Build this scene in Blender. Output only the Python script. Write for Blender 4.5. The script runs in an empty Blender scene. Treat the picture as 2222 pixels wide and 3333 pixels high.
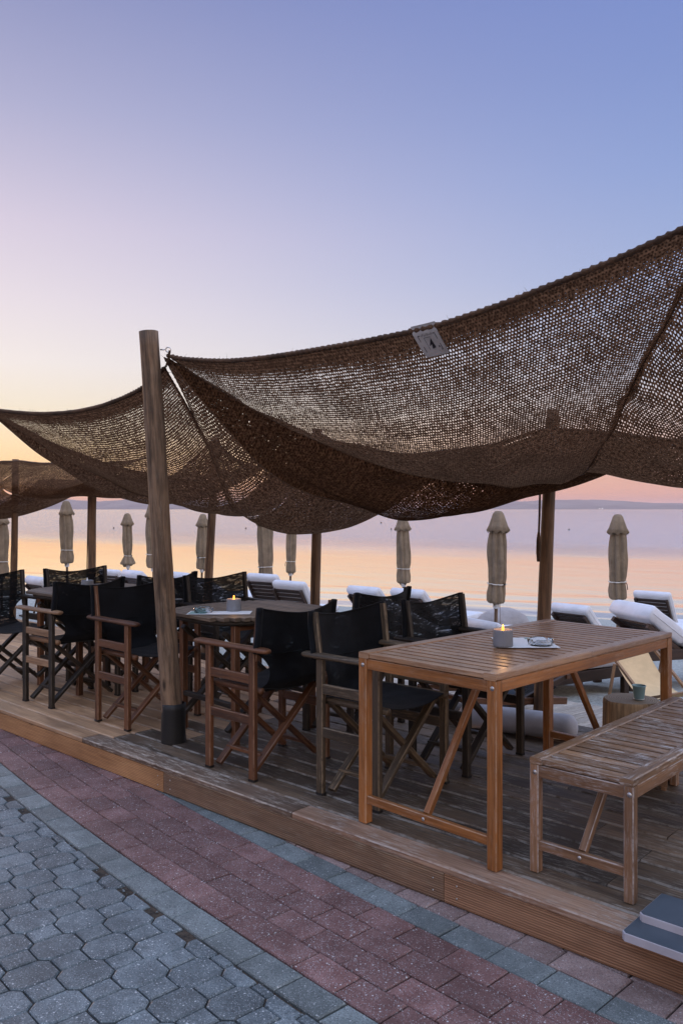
import bpy, math, random
from mathutils import Vector, Matrix, noise
random.seed(7)
C = bpy.context
sc = C.scene
COL = sc.collection
R = math.radians

# ------------------------------------------------------------------ camera, sky, sun, exposure
# World axes follow the deck: X along its front edge, Y out to sea, Z up. Z=0 is the promenade.
TH = 42.56
CT, ST = math.cos(R(TH)), math.sin(R(TH))
CAM = (1.616, -2.603, 1.497)
cd = bpy.data.cameras.new('camera'); cam = bpy.data.objects.new('camera', cd); COL.objects.link(cam)
cam.location = CAM; cam.rotation_euler = (R(90), 0, R(TH))
cd.sensor_fit = 'HORIZONTAL'; cd.sensor_width = 36; cd.lens = 36*2700/2222
cd.shift_y = -9.5/2222; cd.clip_start = .05; cd.clip_end = 40000
sc.camera = cam

SUN_AZ = 38.0      # degrees left of the view axis
sun_h = (-math.sin(R(TH+SUN_AZ)), math.cos(R(TH+SUN_AZ)))
world = bpy.data.worlds.new('World'); sc.world = world; world.use_nodes = True
def srgb(r, g, b):
    f = lambda c: (c/255/12.92) if c/255 <= .04045 else ((c/255+.055)/1.055)**2.4
    return (f(r), f(g), f(b), 1)
def ramp(nt, stops, interp='LINEAR'):
    n = nt.nodes.new('ShaderNodeValToRGB'); e = n.color_ramp; e.interpolation = interp
    while len(e.elements) > 1: e.elements.remove(e.elements[-1])
    e.elements[0].position = stops[0][0]; e.elements[0].color = stops[0][1]
    for p, c in stops[1:]:
        x = e.elements.new(p); x.color = c
    return n
def mathn(nt, op, a, b=None, c=None, clamp=False):
    n = nt.nodes.new('ShaderNodeMath'); n.operation = op; n.use_clamp = clamp
    for i, v in enumerate((a, b, c)):
        if v is None: continue
        if isinstance(v, (int, float)): n.inputs[i].default_value = v
        else: nt.links.new(v, n.inputs[i])
    return n.outputs[0]
def mapr(nt, v, a, b, c=0, d=1, smooth=True):
    n = nt.nodes.new('ShaderNodeMapRange'); n.interpolation_type = 'SMOOTHSTEP' if smooth else 'LINEAR'
    nt.links.new(v, n.inputs[0])
    for i, x in enumerate((a, b, c, d)): n.inputs[i+1].default_value = x
    return n.outputs[0]
def mixc(nt, f, a, b, mode='MIX'):
    n = nt.nodes.new('ShaderNodeMix'); n.data_type = 'RGBA'; n.blend_type = mode; n.clamp_factor = True
    for s, v in ((n.inputs['Factor'], f), (n.inputs[6], a), (n.inputs[7], b)):
        if isinstance(v, (int, float)): s.default_value = v
        elif isinstance(v, tuple): s.default_value = v if len(v) == 4 else v+(1,)
        else: nt.links.new(v, s)
    return n.outputs[2]
def build_world():
    nt = world.node_tree; nt.nodes.clear(); L = nt.links
    out = nt.nodes.new('ShaderNodeOutputWorld'); bg = nt.nodes.new('ShaderNodeBackground')
    tc = nt.nodes.new('ShaderNodeTexCoord'); sep = nt.nodes.new('ShaderNodeSeparateXYZ')
    L.new(tc.outputs['Generated'], sep.inputs[0])
    z = mathn(nt, 'MAXIMUM', sep.outputs[2], 0.0)
    # position along the ramps: square root spreads out the band near the horizon
    p = mathn(nt, 'POWER', z, .5)
    q = lambda v: math.sqrt(max(0, v))
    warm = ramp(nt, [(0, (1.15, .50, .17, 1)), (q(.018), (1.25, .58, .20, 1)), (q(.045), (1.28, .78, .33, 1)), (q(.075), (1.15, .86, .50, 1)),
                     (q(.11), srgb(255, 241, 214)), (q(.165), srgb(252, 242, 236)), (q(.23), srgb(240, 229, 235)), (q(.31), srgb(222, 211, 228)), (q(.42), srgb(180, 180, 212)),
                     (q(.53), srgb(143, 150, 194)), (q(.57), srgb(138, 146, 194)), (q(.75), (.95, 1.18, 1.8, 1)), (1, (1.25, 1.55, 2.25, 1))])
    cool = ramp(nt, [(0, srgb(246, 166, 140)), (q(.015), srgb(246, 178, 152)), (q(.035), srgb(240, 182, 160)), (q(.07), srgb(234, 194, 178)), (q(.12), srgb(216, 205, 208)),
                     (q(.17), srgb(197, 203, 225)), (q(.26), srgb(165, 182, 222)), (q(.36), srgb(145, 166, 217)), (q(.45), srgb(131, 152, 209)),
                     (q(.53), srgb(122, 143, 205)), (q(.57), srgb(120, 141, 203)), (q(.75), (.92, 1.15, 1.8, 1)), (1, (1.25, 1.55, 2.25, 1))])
    back = ramp(nt, [(0, (1.1, .66, .42, 1)), (q(.05), (1.4, .88, .58, 1)), (q(.15), (1.35, .98, .74, 1)), (q(.4), (1.15, 1.12, 1.2, 1)), (q(.75), (1.2, 1.4, 1.9, 1)), (1, (1.25, 1.55, 2.25, 1))])  # unseen sky; this and the zenith stops are brightened to light the foreground
    for r_ in (warm, cool, back): L.new(p, r_.inputs[0])
    hl = mathn(nt, 'SQRT', mathn(nt, 'ADD', mathn(nt, 'ADD', mathn(nt, 'MULTIPLY', sep.outputs[0], sep.outputs[0]), mathn(nt, 'MULTIPLY', sep.outputs[1], sep.outputs[1])), 1e-5))
    d = mathn(nt, 'DIVIDE', mathn(nt, 'ADD', mathn(nt, 'MULTIPLY', sep.outputs[0], sun_h[0]), mathn(nt, 'MULTIPLY', sep.outputs[1], sun_h[1])), hl)
    f1 = mathn(nt, 'POWER', mapr(nt, d, .44, .98, 0, 1, False), 1.7)      # right edge of the view .. near the set sun
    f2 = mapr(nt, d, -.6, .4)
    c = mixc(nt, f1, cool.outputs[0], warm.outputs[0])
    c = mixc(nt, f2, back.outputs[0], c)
    # the physical sky adds its own share of twilight
    sky = nt.nodes.new('ShaderNodeTexSky'); sky.sky_type = 'NISHITA'; sky.sun_disc = False
    sky.sun_elevation = R(2.0); sky.sun_rotation = math.atan2(sun_h[0], sun_h[1])
    sk = mixc(nt, 1.0, sky.outputs[0], (.05, .05, .05), 'MULTIPLY')
    c = mixc(nt, .02, c, sk)
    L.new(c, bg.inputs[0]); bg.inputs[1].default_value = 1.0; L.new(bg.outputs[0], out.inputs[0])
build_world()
sd = bpy.data.lights.new('sun', 'SUN'); sun = bpy.data.objects.new('sun', sd); COL.objects.link(sun)
sd.energy = 1.1; sd.angle = R(8); sd.color = (1, .62, .36)
sun.rotation_euler = Vector((sun_h[0], sun_h[1], math.tan(R(5)))).to_track_quat('Z', 'Y').to_euler()
sc.view_settings.view_transform = 'Standard'; sc.view_settings.look = 'None'
sc.view_settings.exposure = 0.0; sc.view_settings.gamma = 1
sc.render.engine = 'CYCLES'
sc.cycles.max_bounces = 8; sc.cycles.transparent_max_bounces = 24; sc.cycles.volume_bounces = 0

def W(X, Y):        # camera-aligned ground metres (right, ahead) -> world
    return ((X-.57)*CT-(Y-3.01)*ST, (X-.57)*ST+(Y-3.01)*CT)
def VD(x, y):       # direction likewise
    return (x*CT-y*ST, x*ST+y*CT)
def shore_q(x, y):  # distance measure towards the shoreline for a world point
    X = x*CT+y*ST+.57; Y = -x*ST+y*CT+3.01
    return .39*X+.92*Y
def sand_z(x, y): return -max(-.6, (shore_q(x, y)-6.6))*.7/11.1 - .03
def wz(u, v, X, Y): return 1.497+(1657-v)*Y/2700

# ------------------------------------------------------------------ mesh helpers
class MB:
    def __init__(s): s.v = []; s.f = []; s.uv = []; s.t = []; s.sm = []; s.e = []
    def add(s, vs, fs, uvs=None, tint=None, smooth=False, edge=()):
        b = len(s.v); tint = random.random() if tint is None else tint
        s.v += [tuple(p) for p in vs]
        s.t += [tint]*len(vs)
        for i, f in enumerate(fs):
            s.f.append([b+k for k in f]); s.sm.append(smooth); s.e.append(1.0 if i in edge else 0.0)
            s.uv.append(uvs[i] if uvs else [(vs[k][0], vs[k][1]) for k in f])
    def beam(s, p0, p1, w, h, up=(0, 0, 1), ch=.003, tint=None, w1=None, h1=None):
        # chamfered board from p0 to p1: w across, h along up; uv runs with the grain
        p0 = Vector(p0); p1 = Vector(p1); d = (p1-p0); ln = d.length; d.normalize()
        up = Vector(up); x = d.cross(up)
        if x.length < 1e-4: x = d.cross(Vector((0, 1, 0)))
        x.normalize(); y = x.cross(d)
        ou, ov = random.random()*37, random.random()*37
        vs = []; per = []
        for P, ww, hh in ((p0, w, h), (p1, w1 or w, h1 or h)):
            a, b = ww/2, hh/2; c = min(ch, a*.8, b*.8)
            prof = [(-a+c, -b), (a-c, -b), (a, -b+c), (a, b-c), (a-c, b), (-a+c, b), (-a, b-c), (-a, -b+c)]
            vs += [P+x*q[0]+y*q[1] for q in prof]
        acc = [0]
        for i in range(8):
            q0, q1 = prof[i], prof[(i+1) % 8]; acc.append(acc[-1]+math.hypot(q1[0]-q0[0], q1[1]-q0[1]))
        fs = []; uv = []
        for i in range(8):
            j = (i+1) % 8
            fs.append([i, j, 8+j, 8+i]); uv.append([(ou, ov+acc[i]), (ou, ov+acc[i+1]), (ou+ln, ov+acc[i+1]), (ou+ln, ov+acc[i])])
        fs.append(list(range(7, -1, -1))); uv.append([(ou+prof[k][0], ov+prof[k][1]) for k in range(7, -1, -1)])
        fs.append(list(range(8, 16))); uv.append([(ou+prof[k][0], ov+prof[k][1]) for k in range(8)])
        s.add(vs, fs, uv, tint, edge=(1, 3, 5, 7)); return s
    def tube(s, pts, r, n=10, cap=True, tint=None, flat=1.0):
        pts = [Vector(p) for p in pts]; vs = []; m = len(pts)
        rr = r if isinstance(r, (list, tuple)) else [r]*m
        prev = None; acc = 0; ls = []
        for i, p in enumerate(pts):
            d = (pts[min(i+1, m-1)]-pts[max(i-1, 0)])
            d = d.normalized() if d.length > 1e-9 else Vector((0, 0, 1))
            if prev is None:
                x = d.cross(Vector((0, 0, 1)));  x = x if x.length > 1e-3 else d.cross(Vector((0, 1, 0)))
            else: x = prev-d*prev.dot(d)
            x.normalize(); y = d.cross(x); prev = x
            if i: acc += (p-pts[i-1]).length
            ls.append(acc)
            for k in range(n):
                a = 2*math.pi*k/n
                vs.append(p+x*(math.cos(a)*rr[i])+y*(math.sin(a)*rr[i]*flat))
        fs = []; uv = []; ou = random.random()*37
        for i in range(m-1):
            for k in range(n):
                j = (k+1) % n; fs.append([i*n+k, i*n+j, (i+1)*n+j, (i+1)*n+k])
                c = 2*math.pi*max(rr[0], .002)/n
                uv.append([(ou+ls[i], k*c), (ou+ls[i], (k+1)*c), (ou+ls[i+1], (k+1)*c), (ou+ls[i+1], k*c)])
        if cap:
            fs.append(list(range(n-1, -1, -1))); uv.append([(ou, 0)]*n)
            fs.append([(m-1)*n+k for k in range(n)]); uv.append([(ou, 0)]*n)
        s.add(vs, fs, uv, tint, True); return s
    def lathe(s, prof, c=(0, 0, 0), n=32, tint=None, rf=None, smooth=True):
        vs = []; fs = []; m = len(prof)
        for i, (r, z) in enumerate(prof):
            for k in range(n):
                a = 2*math.pi*k/n; q = r*(rf(a, z) if rf else 1)
                vs.append((c[0]+q*math.cos(a), c[1]+q*math.sin(a), c[2]+z))
        uv = []
        for i in range(m-1):
            for k in range(n):
                j = (k+1) % n; fs.append([i*n+k, i*n+j, (i+1)*n+j, (i+1)*n+k])
                r = max(prof[0][0], .01); q = 2*math.pi*r/n
                uv.append([(prof[i][1], k*q), (prof[i][1], (k+1)*q), (prof[i+1][1], (k+1)*q), (prof[i+1][1], k*q)])
        s.add(vs, fs, uv, tint, smooth); return s
    def grid(s, fn, nu, nv, tint=None, smooth=True, uvf=None, close=False):
        vs = [fn(i/nu, j/nv) for j in range(nv+1) for i in range(nu+1)]; fs = []; uv = []
        uvf = uvf or (lambda a, b: (a, b))
        for j in range(nv):
            for i in range(nu):
                a = j*(nu+1)+i; fs.append([a, a+1, a+nu+2, a+nu+1])
                uv.append([uvf(i/nu, j/nv), uvf((i+1)/nu, j/nv), uvf((i+1)/nu, (j+1)/nv), uvf(i/nu, (j+1)/nv)])
        s.add(vs, fs, uv, tint, smooth); return s
    def prism(s, out, z0, z1, ch=.004, tint=None, zf=None):
        # outline (ccw list of xy) with a chamfered top edge
        n = len(out); cx = sum(p[0] for p in out)/n; cy = sum(p[1] for p in out)/n
        ins = []
        for (x, y) in out:
            d = math.hypot(x-cx, y-cy); k = max(0, 1-ch*1.2/d); ins.append((cx+(x-cx)*k, cy+(y-cy)*k))
        zz = zf or (lambda x, y: 0)
        vs = [(x, y, z0) for x, y in out]+[(x, y, z1-ch+zz(x, y)) for x, y in out]+[(x, y, z1+zz(x, y)) for x, y in ins]
        fs = []
        for i in range(n):
            j = (i+1) % n
            fs.append([i, j, n+j, n+i]); fs.append([n+i, n+j, 2*n+j, 2*n+i])
        fs.append([2*n+i for i in range(n)])
        s.add(vs, fs, None, tint); return s
    def box(s, c, sz, ch=.003, tint=None, rz=0):
        h = sz[2]; a = sz[0]/2
        dx = math.cos(rz)*a; dy = math.sin(rz)*a
        return s.beam((c[0]-dx, c[1]-dy, c[2]), (c[0]+dx, c[1]+dy, c[2]), sz[1], h, ch=ch, tint=tint)
    def build(s, name, mat, parent=None, loc=None):
        me = bpy.data.meshes.new(name); me.from_pydata(s.v, [], s.f)
        ul = me.uv_layers.new(name='UVMap')
        flat = [c for f in s.uv for p in f for c in p]
        ul.data.foreach_set('uv', flat)
        at = me.attributes.new('tint', 'FLOAT', 'POINT'); at.data.foreach_set('value', s.t)
        ae = me.attributes.new('edge', 'FLOAT', 'FACE'); ae.data.foreach_set('value', s.e)
        me.polygons.foreach_set('use_smooth', s.sm)
        me.materials.append(mat); me.update()
        o = bpy.data.objects.new(name, me); COL.objects.link(o)
        if parent: o.parent = parent
        if loc: o.location = loc
        return o
def tag(o, label=None, cat=None, group=None, kind=None):
    if label: o['label'] = label
    if cat: o['category'] = cat
    if group: o['group'] = group
    if kind: o['kind'] = kind
    return o
def empty(name, loc=(0, 0, 0), rz=0):
    o = bpy.data.objects.new(name, None); COL.objects.link(o); o.empty_display_size = .1
    o.location = loc; o.rotation_euler = (0, 0, rz); return o
def copy_tree(o, parent=None, mats=None):
    c = o.copy(); COL.objects.link(c); c.parent = parent
    for ch in [k for k in bpy.data.objects if k.parent == o]: copy_tree(ch, c)
    return c

# ------------------------------------------------------------------ materials
def newmat(name):
    m = bpy.data.materials.new(name); m.use_nodes = True; nt = m.node_tree
    b = nt.nodes['Principled BSDF']; return m, nt, b
def noisen(nt, vec, scale, detail=4, rough=.55, dist=0):
    n = nt.nodes.new('ShaderNodeTexNoise'); n.inputs['Scale'].default_value = scale
    n.inputs['Detail'].default_value = detail; n.inputs['Roughness'].default_value = rough; n.inputs['Distortion'].default_value = dist
    if vec is not None: nt.links.new(vec, n.inputs['Vector'])
    return n.outputs['Fac']
def mapping(nt, vec, sc_=(1, 1, 1), loc=(0, 0, 0), rot=(0, 0, 0)):
    n = nt.nodes.new('ShaderNodeMapping'); nt.links.new(vec, n.inputs[0])
    n.inputs['Scale'].default_value = sc_; n.inputs['Location'].default_value = loc; n.inputs['Rotation'].default_value = rot
    return n.outputs[0]
def coord(nt, k='Object'):
    return nt.nodes.new('ShaderNodeTexCoord').outputs[k]
def attr(nt, k='tint'):
    n = nt.nodes.new('ShaderNodeAttribute'); n.attribute_name = k; return n.outputs['Fac']
def bump(nt, b, h, strength=.3, dist=.002):
    n = nt.nodes.new('ShaderNodeBump'); n.inputs['Strength'].default_value = strength; n.inputs['Distance'].default_value = dist
    nt.links.new(h, n.inputs['Height']); nt.links.new(n.outputs[0], b.inputs['Normal']); return n
def wood(name, dark, light, wear=None, wear_amt=0., rough=.55, tint=.5, groove=None, knots=.0, spec=.4, fine=1., edgeamt=.45):
    m, nt, b = newmat(name)
    uv = coord(nt, 'UV'); t = attr(nt)
    g = noisen(nt, mapping(nt, uv, (3.5, 92*fine, 1)), 1.0, 6, .68, .35)
    g2 = noisen(nt, mapping(nt, uv, (1.1, 9, 1)), 1.0, 3, .5, .6)
    f = mathn(nt, 'ADD', mathn(nt, 'MULTIPLY', g, .62), mathn(nt, 'MULTIPLY', g2, .38))
    c = mixc(nt, mapr(nt, f, .34, .66), dark, light)
    v = mathn(nt, 'ADD', mathn(nt, 'MULTIPLY', t, tint), 1-tint*.5)
    c = mixc(nt, 1.0, c, mixc(nt, mathn(nt, 'MULTIPLY', v, .5), (0, 0, 0), (2, 2, 2)), 'MULTIPLY')
    blot = noisen(nt, coord(nt), 2.3, 4, .6)
    c = mixc(nt, mapr(nt, blot, .35, .75, 0, .45), c, tuple(x*.6 for x in dark[:3]))
    if knots:
        vo = nt.nodes.new('ShaderNodeTexVoronoi'); vo.inputs['Scale'].default_value = 1
        nt.links.new(mapping(nt, uv, (2.6, 7.5, 1)), vo.inputs['Vector'])
        c = mixc(nt, mapr(nt, vo.outputs['Distance'], .03, .14, knots, 0), c, tuple(x*.35 for x in dark[:3]))
    if wear:
        w = noisen(nt, mapping(nt, uv, (11, 85, 1)), 1.0, 7, .78, .3)
        w2 = noisen(nt, coord(nt), 4.5, 4, .6)
        wf = mathn(nt, 'MULTIPLY', mapr(nt, w, .47, .66), mapr(nt, w2, .36, .62))
        c = mixc(nt, mathn(nt, 'MULTIPLY', wf, wear_amt), c, wear)
    ew = wear or tuple(min(1, x*1.5) for x in light[:3])
    en = noisen(nt, coord(nt), 11, 4, .7)
    c = mixc(nt, mathn(nt, 'MULTIPLY', mathn(nt, 'MULTIPLY', attr(nt, 'edge'), mapr(nt, en, .35, .6)), edgeamt), c, ew)
    h = mathn(nt, 'ADD', g, mathn(nt, 'MULTIPLY', g2, .4))
    if groove:
        sx = nt.nodes.new('ShaderNodeSeparateXYZ'); nt.links.new(uv, sx.inputs[0])
        s_ = mathn(nt, 'SINE', mathn(nt, 'MULTIPLY', sx.outputs[1], 2*math.pi/groove))
        c = mixc(nt, mapr(nt, s_, -.9, .2, .55, 0), c, tuple(x*.28 for x in dark[:3]))
        h = mathn(nt, 'ADD', mathn(nt, 'MULTIPLY', h, .5), mathn(nt, 'MULTIPLY', s_, .8))
    nt.links.new(c, b.inputs['Base Color']); b.inputs['Roughness'].default_value = rough
    b.inputs['Specular IOR Level'].default_value = spec
    rr = mapr(nt, g, .3, .7, rough-.1, rough+.15, False); nt.links.new(rr, b.inputs['Roughness'])
    bump(nt, b, h, .5, .0016)
    return m
M = {}
M['teak'] = wood('teak', (.15, .052, .012), (.38, .15, .042), (.40, .30, .22), .35, .42, .35)
M['teak_top'] = wood('teak_top', (.17, .080, .036), (.40, .235, .13), (.48, .41, .34), .4, .32, .25, spec=.6, edgeamt=.0)
M['table_grey'] = wood('table_grey', (.055, .038, .026), (.20, .15, .11), None, 0, .5, .5)
M['bench_wood'] = wood('bench_wood', (.115, .058, .028), (.28, .155, .085), (.55, .54, .54), .55, .6, .4)
M['bench_top'] = wood('bench_top', (.10, .052, .026), (.28, .165, .09), (.60, .59, .58), .9, .5, .4, edgeamt=.15)
M['chair_red'] = wood('chair_red', (.038, .014, .006), (.17, .068, .028), (.28, .17, .11), .3, .5, .5)
M['chair_dark'] = wood('chair_dark', (.007, .0055, .004), (.035, .025, .018), (.10, .08, .06), .3, .55, .6)
M['chair_grey'] = wood('chair_grey', (.024, .017, .010), (.105, .073, .045), (.30, .22, .14), .6, .55, .6)
M['chair_pale'] = wood('chair_pale', (.14, .075, .04), (.34, .2, .11), (.45, .33, .22), .4, .55, .5)
M['pole'] = wood('pole', (.04, .024, .014), (.27, .175, .108), (.24, .2, .16), .4, .75, .2, fine=.45, knots=.9)
M['pole_warm'] = wood('pole_warm', (.05, .028, .016), (.24, .145, .085), None, 0, .75, .3, fine=.45, knots=.6)
M['dark_slat'] = wood('dark_slat', (.018, .010, .008), (.06, .035, .026), None, 0, .6, .5)
M['deck_old'] = wood('deck_old', (.028, .017, .010), (.165, .108, .066), (.36, .33, .29), .6, .62, 1.15, knots=.4)
M['deck_new'] = wood('deck_new', (.19, .105, .055), (.50, .31, .175), (.36, .3, .24), .25, .58, .5, knots=.7)
M['edge_worn'] = wood('edge_worn', (.05, .03, .02), (.24, .16, .11), (.50, .44, .37), .95, .6, .4, knots=.3)
M['edge_mid'] = wood('edge_mid', (.13, .068, .04), (.33, .21, .14), (.42, .38, .34), .7, .6, .4, knots=.4)
M['fascia_orange'] = wood('fascia_orange', (.26, .118, .045), (.50, .27, .12), None, 0, .62, .2, groove=.0088, knots=.85)
M['fascia_dark'] = wood('fascia_dark', (.14, .078, .045), (.31, .19, .115), (.36, .3, .22), .4, .62, .2, groove=.0088, knots=.4)
M['fascia_mid'] = wood('fascia_mid', (.17, .082, .04), (.36, .2, .115), None, 0, .62, .2, groove=.0088, knots=.5)
M['boardwalk'] = wood('boardwalk', (.20, .17, .14), (.58, .52, .45), (.66, .63, .58), .5, .7, .5, knots=.5)
M['log'] = wood('log', (.09, .055, .028), (.45, .30, .17), None, 0, .8, .3, fine=.5, knots=.3)

def plain(name, col, rough=.6, metal=0., spec=.5, var=.12, bscale=0, bstr=.2, bdist=.001):
    m, nt, b = newmat(name)
    n = noisen(nt, coord(nt), 6, 5, .6)
    c = mixc(nt, mapr(nt, n, .3, .7), tuple(x*(1-var) for x in col), tuple(min(1, x*(1+var)) for x in col))
    nt.links.new(c, b.inputs['Base Color'])
    b.inputs['Roughness'].default_value = rough; b.inputs['Metallic'].default_value = metal
    b.inputs['Specular IOR Level'].default_value = spec
    if bscale: bump(nt, b, noisen(nt, coord(nt), bscale, 3, .6), bstr, bdist)
    return m
M['mattress'] = plain('mattress', (.60, .61, .66), .75, bscale=14, bstr=.35, bdist=.02, var=.06)
M['beige_cloth'] = plain('beige_cloth', (.20, .15, .10), .85, bscale=16, bstr=.5, bdist=.02, var=.2)
M['grey_cloth'] = plain('grey_cloth', (.33, .3, .3), .85, bscale=9, bstr=.6, bdist=.03)
M['cream_cloth'] = plain('cream_cloth', (.60, .44, .25), .8, bscale=20, bstr=.25, bdist=.01, var=.08)
M['bolster'] = plain('bolster', (.36, .37, .42), .8, bscale=18, bstr=.3, bdist=.01)
M['strap'] = plain('strap', (.62, .58, .52), .7)
M['black_rubber'] = plain('black_rubber', (.004, .004, .0045), .6, bscale=30, bstr=.3)
M['steel'] = plain('steel', (.5, .5, .5), .35, 1.)
M['slate'] = plain('slate', (.05, .066, .085), .45, bscale=60, bstr=.25)
M['slate_edge'] = plain('slate_edge', (.36, .35, .39), .6, bscale=80, bstr=.4)
M['pot_grey'] = plain('pot_grey', (.17, .185, .215), .55)
M['pail'] = plain('pail', (.22, .36, .40), .5, .2)
M['paper'] = plain('paper', (.8, .84, .88), .6, var=.02)
M['paper_teal'] = plain('paper_teal', (.20, .36, .36), .6)
M['white_hub'] = plain('white_hub', (.6, .6, .62), .5)
M['blue_cloth'] = plain('blue_cloth', (.03, .06, .11), .8)
M['label_cloth'] = plain('label_cloth', (.42, .43, .45), .8, var=.2, bscale=90, bstr=.3)
M['ink'] = plain('ink', (.02, .02, .03), .8)
M['rope'] = plain('rope', (.09, .05, .028), .9, var=.4, bscale=160, bstr=1., bdist=.01)
M['buoy'] = plain('buoy', (.10, .055, .02), .4)
M['joist'] = plain('joist', (.006, .004, .003), .8)

def glass():
    m, nt, b = newmat('clear_glass'); b.inputs['Transmission Weight'].default_value = 1; b.inputs['Roughness'].default_value = .03
    b.inputs['Base Color'].default_value = (.93, .97, 1, 1); b.inputs['IOR'].default_value = 1.45; return m
M['glass'] = glass()
def emit(name, col, s):
    m, nt, b = newmat(name); b.inputs['Base Color'].default_value = col+(1,)
    b.inputs['Emission Color'].default_value = col+(1,); b.inputs['Emission Strength'].default_value = s; return m
M['flame'] = emit('flame', (1, .40, .06), 2.0)
M['wax'] = emit('wax', (.8, .22, .09), .6)

def fabric():
    m, nt, b = newmat('black_mesh_fabric'); L = nt.links
    uv = coord(nt, 'UV')
    n = noisen(nt, coord(nt), 5, 5, .65)
    c = mixc(nt, mapr(nt, n, .35, .7), (.0022, .0028, .004), (.0075, .009, .0125))
    L.new(c, b.inputs['Base Color']); b.inputs['Roughness'].default_value = .8
    b.inputs['Specular IOR Level'].default_value = .12
    b.inputs['Sheen Weight'].default_value = .05
    w = nt.nodes.new('ShaderNodeTexVoronoi'); w.inputs['Scale'].default_value = 420; L.new(uv, w.inputs['Vector'])
    bump(nt, b, w.outputs['Distance'], .4, .0008)
    tr = nt.nodes.new('ShaderNodeBsdfTransparent'); mx = nt.nodes.new('ShaderNodeMixShader')
    # worn net lets a little light through, more in some streaks
    n2 = noisen(nt, mapping(nt, uv, (7, 26, 1)), 1, 3, .6, 1.2)
    a = attr(nt)
    L.new(mathn(nt, 'MULTIPLY', mapr(nt, n2, .52, .70, .01, .26), a), mx.inputs[0])
    L.new(b.outputs[0], mx.inputs[1]); L.new(tr.outputs[0], mx.inputs[2])
    L.new(mx.outputs[0], nt.nodes['Material Output'].inputs[0]); return m
M['fabric'] = fabric()

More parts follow.
